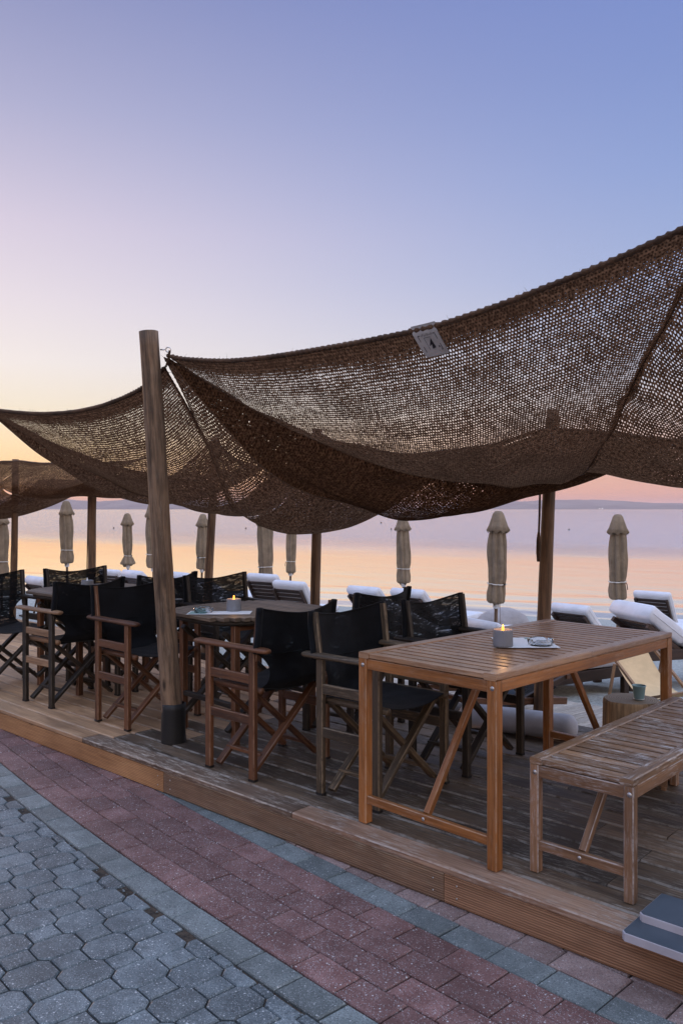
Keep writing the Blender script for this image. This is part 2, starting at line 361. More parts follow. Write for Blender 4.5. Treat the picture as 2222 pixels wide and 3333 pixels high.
def net():
    m, nt, b = newmat('jute_net'); L = nt.links
    uv = coord(nt, 'UV'); sep = nt.nodes.new('ShaderNodeSeparateXYZ')
    wn = nt.nodes.new('ShaderNodeTexNoise'); wn.inputs['Scale'].default_value = 26; wn.inputs['Detail'].default_value = 3; L.new(uv, wn.inputs['Vector'])
    sub = nt.nodes.new('ShaderNodeVectorMath'); sub.operation = 'SUBTRACT'; L.new(wn.outputs['Color'], sub.inputs[0]); sub.inputs[1].default_value = (.5, .5, .5)
    scl = nt.nodes.new('ShaderNodeVectorMath'); scl.operation = 'SCALE'; L.new(sub.outputs[0], scl.inputs[0]); scl.inputs['Scale'].default_value = .014
    add = nt.nodes.new('ShaderNodeVectorMath'); add.operation = 'ADD'; L.new(uv, add.inputs[0]); L.new(scl.outputs[0], add.inputs[1])
    L.new(add.outputs[0], sep.inputs[0])
    P = .0148
    y = mathn(nt, 'DIVIDE', sep.outputs[1], P*.92)
    row = mathn(nt, 'FLOOR', y)
    off = mathn(nt, 'MULTIPLY', mathn(nt, 'MODULO', mathn(nt, 'ABSOLUTE', row), 2), .5)
    x = mathn(nt, 'ADD', mathn(nt, 'DIVIDE', sep.outputs[0], P), off)
    fx = mathn(nt, 'MULTIPLY', mathn(nt, 'ABSOLUTE', mathn(nt, 'SUBTRACT', mathn(nt, 'FRACT', x), .5)), 2)
    fy = mathn(nt, 'MULTIPLY', mathn(nt, 'ABSOLUTE', mathn(nt, 'SUBTRACT', mathn(nt, 'FRACT', y), .5)), 2)
    r2 = mathn(nt, 'SQRT', mathn(nt, 'ADD', mathn(nt, 'MULTIPLY', fx, fx), mathn(nt, 'MULTIPLY', fy, fy)))
    # hole radius varies: tight streaks, open patches, and the dense hem (attribute)
    big = noisen(nt, uv, 2.2, 4, .6); streak = noisen(nt, mapping(nt, uv, (1.6, 15, 1)), 1, 4, .65); streak2 = noisen(nt, mapping(nt, uv, (55, 3, 1)), 1, 3, .6)
    cell = nt.nodes.new('ShaderNodeTexWhiteNoise'); cell.noise_dimensions = '2D'
    cmb = nt.nodes.new('ShaderNodeCombineXYZ'); L.new(mathn(nt, 'FLOOR', x), cmb.inputs[0]); L.new(row, cmb.inputs[1]); L.new(cmb.outputs[0], cell.inputs['Vector'])
    thr = mathn(nt, 'ADD', .475, mathn(nt, 'MULTIPLY', mathn(nt, 'SUBTRACT', big, .5), .5))
    thr = mathn(nt, 'ADD', thr, mathn(nt, 'MULTIPLY', mathn(nt, 'SUBTRACT', streak, .5), .7))
    thr = mathn(nt, 'ADD', thr, mathn(nt, 'MULTIPLY', mathn(nt, 'SUBTRACT', streak2, .5), .5))
    thr = mathn(nt, 'ADD', thr, mathn(nt, 'MULTIPLY', mathn(nt, 'SUBTRACT', cell.outputs['Value'], .5), .35))
    thr = mathn(nt, 'SUBTRACT', thr, mathn(nt, 'MULTIPLY', attr(nt, 'dense'), .9))
    hole = mathn(nt, 'GREATER_THAN', mathn(nt, 'SUBTRACT', mathn(nt, 'MINIMUM', thr, .74), r2), 0)
    cn = noisen(nt, uv, 60, 4, .7)
    c = mixc(nt, mapr(nt, cn, .35, .7), (.05, .026, .015), (.235, .132, .076))
    c = mixc(nt, mapr(nt, r2, .25, .85, .82, 0), c, (.018, .010, .006))
    c = mixc(nt, mapr(nt, noisen(nt, uv, 5, 4, .65), .4, .7, 0, .5), c, (.05, .027, .016))
    df = nt.nodes.new('ShaderNodeBsdfDiffuse'); L.new(c, df.inputs[0])
    tl = nt.nodes.new('ShaderNodeBsdfTranslucent'); L.new(c, tl.inputs[0])
    m1 = nt.nodes.new('ShaderNodeMixShader'); m1.inputs[0].default_value = .35; L.new(df.outputs[0], m1.inputs[1]); L.new(tl.outputs[0], m1.inputs[2])
    bp = nt.nodes.new('ShaderNodeBump'); bp.inputs['Strength'].default_value = .8; bp.inputs['Distance'].default_value = .004
    L.new(mathn(nt, 'MINIMUM', r2, 1), bp.inputs['Height']); L.new(bp.outputs[0], df.inputs['Normal'])
    tr = nt.nodes.new('ShaderNodeBsdfTransparent')
    m2 = nt.nodes.new('ShaderNodeMixShader'); L.new(hole, m2.inputs[0]); L.new(m1.outputs[0], m2.inputs[1]); L.new(tr.outputs[0], m2.inputs[2])
    L.new(m2.outputs[0], nt.nodes['Material Output'].inputs[0]); return m
M['net'] = net()

def paver(name, ca, cb, spk=.5):
    m, nt, b = newmat(name); L = nt.links; o = coord(nt); t = attr(nt)
    n = noisen(nt, o, 9, 6, .7)
    c = mixc(nt, mapr(nt, n, .36, .64), ca, cb)
    v = mathn(nt, 'ADD', mathn(nt, 'MULTIPLY', t, .55), .72)
    c = mixc(nt, 1.0, c, mixc(nt, mathn(nt, 'MULTIPLY', v, .5), (0, 0, 0), (2, 2, 2)), 'MULTIPLY')
    sp = noisen(nt, o, 150, 4, .8)
    c = mixc(nt, mapr(nt, sp, .5, .36, 0, .8), c, tuple(x*.30 for x in ca))
    c = mixc(nt, mapr(nt, sp, .54, .72, 0, .55), c, tuple(min(1, x*1.9) for x in cb))
    vo = nt.nodes.new('ShaderNodeTexVoronoi'); vo.inputs['Scale'].default_value = 200; L.new(o, vo.inputs['Vector'])
    sepc = nt.nodes.new('ShaderNodeSeparateColor'); L.new(vo.outputs['Color'], sepc.inputs[0])
    chip = mathn(nt, 'MULTIPLY', mapr(nt, vo.outputs['Distance'], .42, .3), mapr(nt, sepc.outputs[0], .60, .85))
    c = mixc(nt, mathn(nt, 'MULTIPLY', chip, spk), c, (.42, .44, .46))
    vo2 = nt.nodes.new('ShaderNodeTexVoronoi'); vo2.inputs['Scale'].default_value = 85; L.new(o, vo2.inputs['Vector'])
    s2 = nt.nodes.new('ShaderNodeSeparateColor'); L.new(vo2.outputs['Color'], s2.inputs[0])
    chip2 = mathn(nt, 'MULTIPLY', mapr(nt, vo2.outputs['Distance'], .3, .2), mapr(nt, s2.outputs[1], .80, .90))
    c = mixc(nt, mathn(nt, 'MULTIPLY', chip2, spk), c, (.62, .64, .66))
    dirt = noisen(nt, o, 1.3, 7, .7)
    c = mixc(nt, mapr(nt, dirt, .46, .66, 0, .5), c, tuple(x*.55 for x in ca))
    L.new(c, b.inputs['Base Color']); b.inputs['Roughness'].default_value = .62; b.inputs['Specular IOR Level'].default_value = .45
    bump(nt, b, mathn(nt, 'ADD', sp, mathn(nt, 'MULTIPLY', n, .6)), .7, .0022); return m
M['pav_grey'] = paver('pav_grey', (.070, .090, .102), (.130, .160, .176), .6)
M['pav_border'] = paver('pav_border', (.108, .130, .134), (.168, .196, .200), .5)
M['pav_red'] = paver('pav_red', (.13, .062, .057), (.20, .110, .104), .75)
M['pav_brown'] = paver('pav_brown', (.19, .13, .12), (.27, .20, .185), .5)

def soil():
    m, nt, b = newmat('joint_soil'); o = coord(nt)
    c = mixc(nt, mapr(nt, noisen(nt, o, 40, 6, .7), .3, .7), (.014, .010, .008), (.07, .05, .035))
    nt.links.new(c, b.inputs['Base Color']); b.inputs['Roughness'].default_value = .95
    bump(nt, b, noisen(nt, o, 90, 5, .7), 1, .006); return m
M['soil'] = soil()
def sandm():
    m, nt, b = newmat('sand'); o = coord(nt)
    c = mixc(nt, mapr(nt, noisen(nt, o, 30, 7, .75), .3, .72), (.22, .24, .235), (.52, .54, .51))
    c = mixc(nt, mapr(nt, noisen(nt, o, 60, 5, .75), .5, .68, 0, .75), c, (.10, .105, .10))
    nt.links.new(c, b.inputs['Base Color']); b.inputs['Roughness'].default_value = .95
    bump(nt, b, mathn(nt, 'ADD', noisen(nt, o, 7, 6, .6), mathn(nt, 'MULTIPLY', noisen(nt, o, 60, 4, .7), .25)), .9, .07); return m
M['sand'] = sandm()
def waterm():
    m, nt, b = newmat('sea_water'); L = nt.links
    o = coord(nt)
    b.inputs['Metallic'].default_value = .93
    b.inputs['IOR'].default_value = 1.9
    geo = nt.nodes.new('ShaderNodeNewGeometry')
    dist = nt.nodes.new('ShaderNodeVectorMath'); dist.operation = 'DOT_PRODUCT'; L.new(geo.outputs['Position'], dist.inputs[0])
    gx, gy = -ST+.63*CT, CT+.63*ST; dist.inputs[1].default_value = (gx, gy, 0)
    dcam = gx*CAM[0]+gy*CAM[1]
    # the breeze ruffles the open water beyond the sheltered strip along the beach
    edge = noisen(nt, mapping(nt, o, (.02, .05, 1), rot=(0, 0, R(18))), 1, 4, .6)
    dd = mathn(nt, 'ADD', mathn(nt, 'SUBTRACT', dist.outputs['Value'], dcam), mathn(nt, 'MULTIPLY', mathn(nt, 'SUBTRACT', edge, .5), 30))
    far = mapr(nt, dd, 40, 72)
    L.new(mixc(nt, far, (1.0, .86, .66), (.56, .56, .58)), b.inputs['Base Color'])  # warm inshore tint: sunset reflection painted into the water colour
    mp = mapping(nt, o, (1.0, 2.6, 1), rot=(0, 0, R(18)))
    w1 = noisen(nt, mp, 1.1, 4, .6, .3)
    w2 = noisen(nt, mapping(nt, o, (.25, .9, 1), rot=(0, 0, R(14))), 1, 5, .55, .2)
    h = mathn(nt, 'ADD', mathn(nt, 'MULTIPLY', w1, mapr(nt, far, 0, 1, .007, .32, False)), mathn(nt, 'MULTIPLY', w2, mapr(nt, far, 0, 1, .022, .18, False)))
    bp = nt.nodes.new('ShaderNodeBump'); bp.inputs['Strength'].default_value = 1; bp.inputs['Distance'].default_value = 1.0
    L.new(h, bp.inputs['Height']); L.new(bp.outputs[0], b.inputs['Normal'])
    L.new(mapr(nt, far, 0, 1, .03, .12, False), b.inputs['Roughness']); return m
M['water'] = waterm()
def hillm():
    m, nt, b = newmat('hill_scrub'); o = coord(nt)
    c = mixc(nt, mapr(nt, noisen(nt, o, .004, 6, .6), .35, .65), (.13, .125, .13), (.21, .20, .19))
    nt.links.new(c, b.inputs['Base Color']); b.inputs['Roughness'].default_value = .95; b.inputs['Specular IOR Level'].default_value = 0; return m
M['hill'] = hillm()

# ------------------------------------------------------------------ promenade paving
def tu(s):
    q = max(-4.5, min(3.2, s)); v = -.241-.078*q+.0145*q*q; return v+(s-q)*(-.078+.029*q)
def tud(s): q = max(-4.5, min(3.2, s)); return -.078+.029*q
def pav(a, b):
    d = tud(a); l = math.hypot(1, d); return (a-b*d/l, tu(a)+b/l)
def stone(mb, pts, dz=0):
    out = [pav(*p) for p in pts]
    z = random.uniform(-.0016, .0012)+dz; gx, gy = random.uniform(-.012, .012), random.uniform(-.012, .012)
    cx = sum(p[0] for p in out)/len(out); cy = sum(p[1] for p in out)/len(out)
    mb.prism(out, -.04, z, .0045, zf=lambda x, y: (x-cx)*gx+(y-cy)*gy)
def rect_pts(a0, a1, b0, b1, g=.003):
    j = lambda: random.uniform(-.0008, .0008)
    return [(a0+g+j(), b0+g+j()), (a1-g+j(), b0+g+j()), (a1-g+j(), b1-g+j()), (a0+g+j(), b1-g+j())]
sheet = MB(); sheet.grid(lambda u, v: (-60+120*u, -45+45.4*v, -.011), 24, 12)
tag(sheet.build('ground', M['soil']), kind='structure')
A0, A1 = -9.5, 4.2
g = MB(); a = A0
while a < A1:
    for b0 in (0., -.625): stone(g, rect_pts(a+(0 if b0 == 0 else .07), a+.2+(0 if b0 == 0 else .07), b0, b0+.122))
    a += .2
tag(g.build('pavement', M['pav_border']), kind='structure')
g = MB()
for k in range(4):
    a = A0+(.1 if k % 2 == 0 else 0)
    while a < A1: stone(g, rect_pts(a, a+.2, -.125*(k+1), -.125*k)); a += .2
tag(g.build('pavement', M['pav_red']), kind='structure')
g = MB()
for k in range(5):
    a = -2.5
    while a < A1:
        l = random.choice((.13, .16, .2, .24)); stone(g, rect_pts(a, a+l, .122+.125*k, .122+.125*(k+1)), -.001); a += l
tag(g.build('pavement', M['pav_brown']), kind='structure')
g = MB(); rc, ra, dx, dy = .104, .083, .030, .027
def clipb(pts, lim):
    out = []
    for (p, q) in zip(pts, pts[1:]+pts[:1]):
        if p[1] <= lim: out.append(p)
        if (p[1] <= lim) != (q[1] <= lim):
            t = (lim-p[1])/(q[1]-p[1]); out.append((p[0]+(q[0]-p[0])*t, lim))
    return out
for i in range(int((A1-A0)/.11)+2):
    for j in range(-1, 24):
        ca = A0+i*.11; cb = -.748-j*.268-(.134 if i % 2 else 0)
        gg = .0032; ha, hb, na, nb = ra/2+dy-gg, rc/2+dx-gg, ra/2-gg*.4, rc/2-gg*.4
        lim = -.628+random.uniform(-.010, .001)
        for pts, keep in (([(ca-ha, cb-nb), (ca-na, cb-hb), (ca+na, cb-hb), (ca+ha, cb-nb), (ca+ha, cb+nb), (ca+na, cb+hb), (ca-na, cb+hb), (ca-ha, cb+nb)], .97),
                          (rect_pts(ca-ra/2, ca+ra/2, cb+.134-rc/2, cb+.134+rc/2), .55)):
            top = max(p[1] for p in pts)
            if top <= lim: stone(g, pts); continue
            c_ = clipb(pts, lim)
            if len(c_) > 2 and max(p[1] for p in c_)-min(p[1] for p in c_) > .03 and random.random() < keep: stone(g, c_, -.002)
tag(g.build('pavement', M['pav_grey']), kind='structure')

# small pebbles and dry leaves in the open joint: loose litter
lb = MB()
for k in range(130):
    a = random.uniform(-4, 3); b = -.64+random.uniform(-.02, .012)
    x, y = pav(a, b); r = random.uniform(.002, .006)
    lb.lathe([(.0001, -r*.5), (r*.9, -r*.2), (r, r*.2), (r*.5, r*.6), (.0001, r*.7)], (x, y, -.006), 6)
tag(lb.build('gravel', M['pav_grey']), 'small pebbles lying in the open joint between grey stones and border row', 'gravel', kind='stuff')

# ------------------------------------------------------------------ deck
ZD = .14
deck = empty('deck', (0, 0, 0)); tag(deck, kind='structure')
mo, mn = MB(), MB()
PITCH = .143
for r_ in range(1, 16):
    y0 = -.022+.125+(r_-1)*PITCH; yc = y0+PITCH/2
    s = -14.0; k = 0
    while s < 4.5:
        ln = random.choice((2.4, 3.0, 3.6)) if k else random.uniform(1, 3)
        e = s+ln
        if s < -2.72 < e: e = -2.72+.02*random.random()+(.35 if r_ % 2 else 0)*(r_ > 2)
        e = min(e, 4.5)
        mb = mn if e < -2.2 else mo
        mb.beam((s+.002, yc, ZD-.014+random.uniform(-.0012, .0006)), (e-.002, yc, ZD-.014+random.uniform(-.0012, .0006)), PITCH-.012, .028, ch=.007)
        s = e; k += 1
mo.build('deck_boards', M['deck_old'], deck); mn.build('deck_boards', M['deck_new'], deck)
for (s0, s1, m_) in ((-14, -2.84, 'deck_new'), (-2.84, -1.057, 'edge_worn'), (-1.057, 4.5, 'edge_mid')):
    b = MB(); b.beam((s0+.003, .0385, ZD-.014), (s1-.003, .0385, ZD-.014), .121, .028, ch=.005); b.build('edge_board', M[m_], deck)
for (s0, s1, m_) in ((-14, -6.0, 'fascia_orange'), (-6.0, -2.03, 'fascia_orange'), (-2.03, -.23, 'fascia_dark'), (-.23, 4.5, 'fascia_mid')):
    b = MB(); b.beam((s0+.0015, -.006, .056), (s1-.0015, -.006, .056), .024, .108, ch=.003); fo = b.build('fascia_board', M[m_], deck)
    sc_ = MB()
    for e in (s0+.06, s1-.05):
        for z in (.033, .08): sc_.tube([(e, -.0205, z), (e, -.018, z)], .0035, 8)
    sc_.build('screw', M['steel'], fo)
b = MB()
for k in range(38): b.box((-14+k*.5, 1.15, .06), (.05, 2.2, .1))
b.box((-4.75, 2.235, .06), (18.4, .03, .13)); b.build('joists', M['joist'], deck)
# lower boardwalk behind the deck
bw = empty('boardwalk', (0, 0, 0)); tag(bw, kind='structure')
b = MB(); k = 0; s = -3.2
while s < 2.2:
    b.beam((s+.05, 2.29, .085+random.uniform(-.002, .002)), (s+.16, 3.0+random.uniform(-.03, .03), .08), .088, .022, ch=.003); s += .095
b.build('planks', M['boardwalk'], bw)
b = MB()
for y in (2.4, 2.9): b.beam((-3.2, y, .03), (2.3, y, .03), .06, .08)
b.build('joists', M['joist'], bw)

# ------------------------------------------------------------------ beach, sea, hills
def sandp(u, v):
    x = -42+80*u; y = 2.26+(v**1.4)*42
    z = sand_z(x, y)
    if z > -1.2: z += (noise.fractal(Vector((x*1.7, y*1.7, 0)), 1, 2, 5)*.035+noise.noise(Vector((x*4, y*4, 3)))*.012)*(1 if z > -.6 else .25)
    return (x, y, max(z, -2.6))
b = MB(); b.grid(sandp, 420, 260, uvf=lambda u, v: (u, v))
tag(b.build('beach', M['sand']), kind='structure')
SX, SY = VD(.92, -.39); NX, NY = VD(.39, .92)      # along the shore, out to sea
sx0, sy0 = W(3.37*0+0, 0)
def seap(u, v):
    q = 15.5+(v**3.2)*9600 if v > 0 else 15.5
    a_ = (u-.5)*(60+q*2.6)
    # base point: camera foot projected
    ox, oy = CAM[0], CAM[1]
    x = ox+NX*q+SX*a_; y = oy+NY*q+SY*a_
    z = -.7
    w = 17.9+.35*math.sin(a_*.22+1)+.25*math.sin(a_*.6)
    z += .075*math.exp(-((q-w)/.22)**2)+.045*math.exp(-((q-w-1.5)/.3)**2)+.03*math.exp(-((q-w-3.4-.3*math.sin(a_*.3))/.35)**2)
    return (x, y, z)
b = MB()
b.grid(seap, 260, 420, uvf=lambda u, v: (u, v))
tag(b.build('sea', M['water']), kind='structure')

def ridge(name, D, prof, thick, seed, zb=-30):
    # prof: [(u pixel of the photograph's width, height metres)]; a real hill mass with front and back slopes
    def h(u):
        for (a, ha), (b_, hb) in zip(prof, prof[1:]):
            if a <= u <= b_:
                t = (u-a)/(b_-a); t = t*t*(3-2*t); return ha+(hb-ha)*t
        return prof[-1][1] if u > prof[-1][0] else prof[0][1]
    n = 360; u0, u1 = prof[0][0], prof[-1][0]
    def fn(i, j):
        u = u0+(u1-u0)*i; hh = h(u)
        hh *= 1+.10*noise.fractal(Vector((u*.012, seed, 0)), 1, 2, 5)+.03*noise.noise(Vector((u*.06, seed, 1)))
        k = math.sin(math.pi*j)**.8 if 0 < j < 1 else 0
        rough = 1+.25*noise.fractal(Vector((u*.02, j*3, seed)), 1, 2, 4)*(abs(j-.5)*2)
        Y = D+thick*(j-.5)*2
        X = (u-1111)/2700*D
        x, y = W(X, Y); return (x, y, -.9+hh*k*rough+(zb if j in (0, 1) else 0)*0)
    b = MB(); b.grid(fn, n, 14); return tag(b.build(name, M['hill']), kind='structure')
k_ = 7000/2700
ridge('hills', 7000, [(-900, 60), (-300, 85), (0, 66), (70, 72), (140, 100), (200, 90), (260, 72), (330, 67), (400, 74), (440, 95), (500, 86), (620, 76), (760, 64), (900, 40), (1000, 12), (1060, 0)], 900, 3)
ridge('hills', 6300, [(300, 0), (400, 22), (450, 44), (560, 40), (700, 30), (850, 14), (930, 0)], 500, 5)
ridge('hills', 8200, [(1200, 0), (1330, 20), (1560, 62), (1700, 84), (1790, 90), (1890, 96), (1990, 86), (2050, 74), (2130, 60), (2210, 63), (2400, 60), (2700, 70), (3100, 40)], 900, 8)
ridge('hills', 6800, [(1300, 0), (1480, 16), (1640, 30), (1740, 40), (1840, 36), (1930, 30), (2040, 39), (2110, 30), (2222, 35), (2500, 40), (2900, 25)], 600, 12)

M['far_lamp'] = emit('far_lamp', (1, .93, .8), 6)
for u, lab_ in ((1951, 'left one of two tiny lights on the far coast'), (1959, 'right one of two tiny lights on the far coast')):
    X = (u-1111)/2700*6000; x, y = W(X, 6000); b = MB(); b.lathe([(.0001, -2.2), (1.6, -1.5), (2.2, 0), (1.6, 1.5), (.0001, 2.2)], (0, 0, 0), 10)
    lm_ = b.build('shore_light', M['far_lamp'], None, (x, y, 5)); tag(lm_, lab_, 'light', 'lights on the far coast')
# ------------------------------------------------------------------ poles
def pole_mesh(b, base, top, r0, r1, seed, n=20, m=26):
    pts = []; rr = []
    for i in range(m+1):
        t = i/m; p = Vector(base).lerp(Vector(top), t)
        p += Vector((noise.noise(Vector((seed, t*2.2, 0))), noise.noise(Vector((seed, t*2.2, 5))), 0))*.012
        pts.append(p); rr.append((r0+(r1-r0)*t)*(1+.05*noise.noise(Vector((seed, t*9, 9)))))
    b.tube(pts, rr, n)
FRONT = {}
def front_pole(name, s, t, lean, label, mat='pole', ztop=2.53, r=.0605, grp='front row poles'):
    e = empty(name, (s, t, ZD)); tag(e, label, 'pole', grp)
    b = MB(); pole_mesh(b, (0, 0, 0), (lean[0], lean[1], ztop-ZD), r, r*.93, s); b.build('shaft', M[mat], e)
    b = MB(); b.lathe([(r+.012, 0), (r+.011, .06), (r+.009, .19), (r+.011, .222), (r+.002, .226)], (0, 0, .0), 28,
                      rf=lambda a, z: 1+.03*math.sin(3*a+z*20)+.02*math.sin(7*a)); b.build('rubber_sleeve', M['black_rubber'], e)
    return e
lx, ly = VD(-.139, -.02)
F1 = front_pole('canopy_pole', -2.38, .3, (lx, ly), 'thick weathered grey pole with black rubber sleeve, leaning at the front of the deck')
hk = MB(); hx, hy = lx*.86+VD(.066, 0)[0], ly*.86+VD(.066, 0)[1]
ux, uy = VD(1, 0)
hk.tube([(hx-ux*.02, hy-uy*.02, 2.285), (hx+ux*.012, hy+uy*.012, 2.285)], .004, 8)
hk.tube([(hx+ux*(.026+.014*math.cos(a)), hy+uy*(.026+.014*math.cos(a)), 2.285+.014*math.sin(a)) for a in [k*math.pi/8 for k in range(17)]], .0035, 8, False)
hk.build('eye_bolt', M['steel'], F1)
front_pole('canopy_pole', -4.95, .28, (-.05, .02), 'front row pole at the far left end of the net canopy', ztop=2.45)
front_pole('canopy_pole', .98, .34, VD(-.20, .0), 'front row pole at the far right, tied to the high corner of the net canopy', ztop=2.47)
REAR = [(-1.085, 2.227, .094, 0, 2.14, .044, 'rear pole behind the rectangular table, right of the seated chairs'),
        (-3.14, 2.25, .02, 0, 2.15, .041, 'rear pole standing between the round table and the sea, centre of the canopy'),
        (-4.58, 2.25, .10, 0, 2.17, .040, 'slanting rear pole just right of the thick front pole'),
        (-6.586, 2.25, .04, 0, 2.03, .044, 'rear pole left of the thick front pole with a thin cord beside it'),
        (-8.43, 2.25, .05, 0, 2.12, .042, 'farthest rear pole at the left edge with its top above the net'),
        (.94, 2.25, .03, 0, 2.14, .044, 'rear pole at the far right end of the deck')]
for (s, t, lx_, ly_, zt, r, lab) in REAR:
    o = MB(); l_ = VD(lx_, 0); pole_mesh(o, (0, 0, -.1), (l_[0], l_[1], zt-.05), r*1.03, r*.93, s+3, 16)
    po = o.build('rear_pole', M['pole_warm']); po.location = (s, t, .05); tag(po, lab, 'pole', 'rear row poles')

# ------------------------------------------------------------------ net canopy sails
def cat(tab, x):
    n = len(tab)
    for i in range(n-1):
        if x <= tab[i+1][0] or i == n-2:
            p1, p2 = tab[i], tab[i+1]; p0 = tab[max(i-1, 0)]; p3 = tab[min(i+2, n-1)]
            t = (x-p1[0])/(p2[0]-p1[0]); out = []
            for k in range(1, len(p1)):
                m1 = (p2[k]-p0[k])/max(1e-6, p2[0]-p0[0])*(p2[0]-p1[0]); m2 = (p3[k]-p1[k])/max(1e-6, p3[0]-p1[0])*(p2[0]-p1[0])
                t2, t3 = t*t, t*t*t
                out.append((2*t3-3*t2+1)*p1[k]+(t3-2*t2+t)*m1+(-2*t3+3*t2)*p2[k]+(t3-t2)*m2)
            return out if len(out) > 1 else out[0]
def sail(name, E, apex, sL, sM, sR, label, seed, hemdense=True, wr=.016, wf=9, hem_r=.012, nu=150, nv=110, bow=(0, 0), dens=(0, .25)):
    # E: edge control points (param, x, y, z); apex: point; s*: sag tables along the rays from edge to apex
    A_ = Vector(apex)
    e0, e1 = Vector(cat(E, 0)), Vector(cat(E, 1)); Lw = (e1-e0).length; H = ((e0+e1)/2-A_).length
    def P(u, w):
        e = Vector(cat(E, u)); p = e.lerp(A_, w)
        l, m, r = cat(sL, w), cat(sM, w), cat(sR, w)
        lobes = (4*u*(1-u))**.75 if 0 < u < 1 else 0
        s = l*(1-u)+r*u+(m-(l+r)/2)*lobes
        k = 4*w*(1-w)
        d = wr*k*(math.sin(wf*w*math.pi+seed+2.4*noise.noise(Vector((u*1.8, w*3, seed)))+1.3*u)*(.55+.9*noise.noise(Vector((u*3, w*2.5, seed+4)))))
        d += .006*k*math.sin(5*u*math.pi+seed+3*noise.noise(Vector((u*2, w*2, seed+2))))
        d += .02*k*noise.noise(Vector((u*6, w*5, seed+9)))
        return (p.x+bow[0]*lobes*k, p.y+bow[1]*lobes*k, p.z-s+d)
    root = empty(name, tuple(A_)); tag(root, label, 'shade net', 'jute nets of the canopy')
    b = MB()
    rel = lambda q: (q[0]-A_.x, q[1]-A_.y, q[2]-A_.z)
    b.grid(lambda u, w: rel(P(u, w)), nu, nv, uvf=lambda u, w: ((u-.5)*(1-w)*Lw+seed, w*H))
    o = b.build('net', M['net'], root)
    dn = o.data.attributes.new('dense', 'FLOAT', 'POINT'); vals = []
    for j in range(nv+1):
        for i in range(nu+1):
            u, w = i/nu, j/nv
            dw = w*H; du = min(u, 1-u)*(1-w)*Lw
            v = dens[0]+(dens[1]-dens[0])*min(1, max(0, (w-.28)/.34))
            if hemdense: v = max(v, .9 if dw < .055 else max(0, .6-(dw-.055)/.08))
            v = max(v, max(0, 1-du/.035)*.9)
            v = max(v, max(0, (w-.86)/.14)*.8)
            vals.append(v)
    dn.data.foreach_set('value', vals)
    h = MB()
    for edge, r_ in (((lambda k: P(k, 0)), hem_r), ((lambda k: P(0, k)), .0045), ((lambda k: P(1, k)), .0045)):
        N = 260; pts = [rel(edge(i/N)) for i in range(N+1)]
        rr = [r_*(1+.30*math.sin(i*2.1)+.25*noise.noise(Vector((i*.9, seed, 0)))) for i in range(N+1)]
        h.tube(pts, rr, 7)
    fz = h; rnd = random.Random(seed)
    for k in range(240):
        e = rnd.choice((0, 0, 1, 2)); q = rnd.random()
        p = Vector(rel(P(q, 0) if e == 0 else (P(0, q) if e == 1 else P(1, q))))
        d = Vector((rnd.uniform(-1, 1), rnd.uniform(-1, 1), rnd.uniform(-.8, 1))).normalized()*rnd.uniform(.015, .045)
        fz.tube([p, p+d*.5+Vector((0, 0, rnd.uniform(-.006, .006))), p+d], [.0009, .0007, .0003], 3, False)
    h.build('hem_rope', M['rope'], root)
    return P, root
f1 = (-2.475+.05, .262, 2.40)
F2P = (.70, .30, 2.50)
P1T, P2T, P3T = (-1.03, 2.26, 2.02), (-3.13, 2.26, 2.13), (-4.50, 2.30, 2.15)
zero = 0
PC1, rC1 = sail('shade_net', [(0, -2.41, .28, 2.395), (.05, -2.27, .3, 2.361), (.18, -1.839, .3, 2.300), (.36, -1.278, .3, 2.278), (.59, -.561, .3, 2.284), (.70, -.219, .3, 2.319), (.79, .057, .3, 2.363), (.87, .303, .3, 2.408), (1, .70, .3, 2.50)], P1T,
     [(0, 0), (.12, .14), (.25, .26), (.5, .38), (.75, .31), (.9, .14), (1, 0)],
     [(0, 0), (.12, .20), (.25, .34), (.4, .46), (.52, .49), (.65, .48), (.78, .36), (.9, .19), (1, 0)],
     [(0, 0), (.1, .06), (.25, .18), (.4, .30), (.5, .38), (.62, .47), (.75, .44), (.9, .21), (1, 0)],
     'largest jute net with the cloth tag, its long front edge climbing to the right', 3, wr=.026, wf=9, dens=(.05, .42))
sail('shade_net', [(0, *P1T), (.3, -.76, 2.25, 1.96), (.65, -.42, 2.22, 1.88), (1, -.10, 2.2, 1.90)], (-2.42, .29, 2.38),
     [(0, 0), (.1, .28), (.25, .60), (.4, .72), (.5, .71), (.75, .575), (.9, .26), (1, 0)],
     [(0, 0), (.12, .31), (.25, .49), (.38, .62), (.5, .64), (.7, .47), (.88, .23), (1, 0)],
     [(0, 0), (.1, .16), (.25, .34), (.5, .44), (.75, .32), (1, 0)],
     'jute net layer sagging just below the largest net, over the seated chairs', 17, False, wr=.018, wf=6, dens=(.34, .30))
PB1, rB1 = sail('shade_net', [(0, *P2T), (.25, -2.6, 2.2, 1.92), (.5, -2.08, 2.2, 1.82), (.75, -1.55, 2.2, 1.90), (1, *P1T)], (-2.43, .27, 2.385),
     [(0, 0), (.25, .61), (.5, .82), (.63, .78), (.75, .50), (.9, .17), (1, 0)],
     [(0, 0), (.25, .55), (.5, .70), (.75, .46), (.9, .18), (1, 0)],
     [(0, 0), (.25, .24), (.5, .34), (.75, .24), (1, 0)],
     'lowest hanging jute net right of the thick front pole, bellying down before the sea', 11, False, dens=(.30, .16))
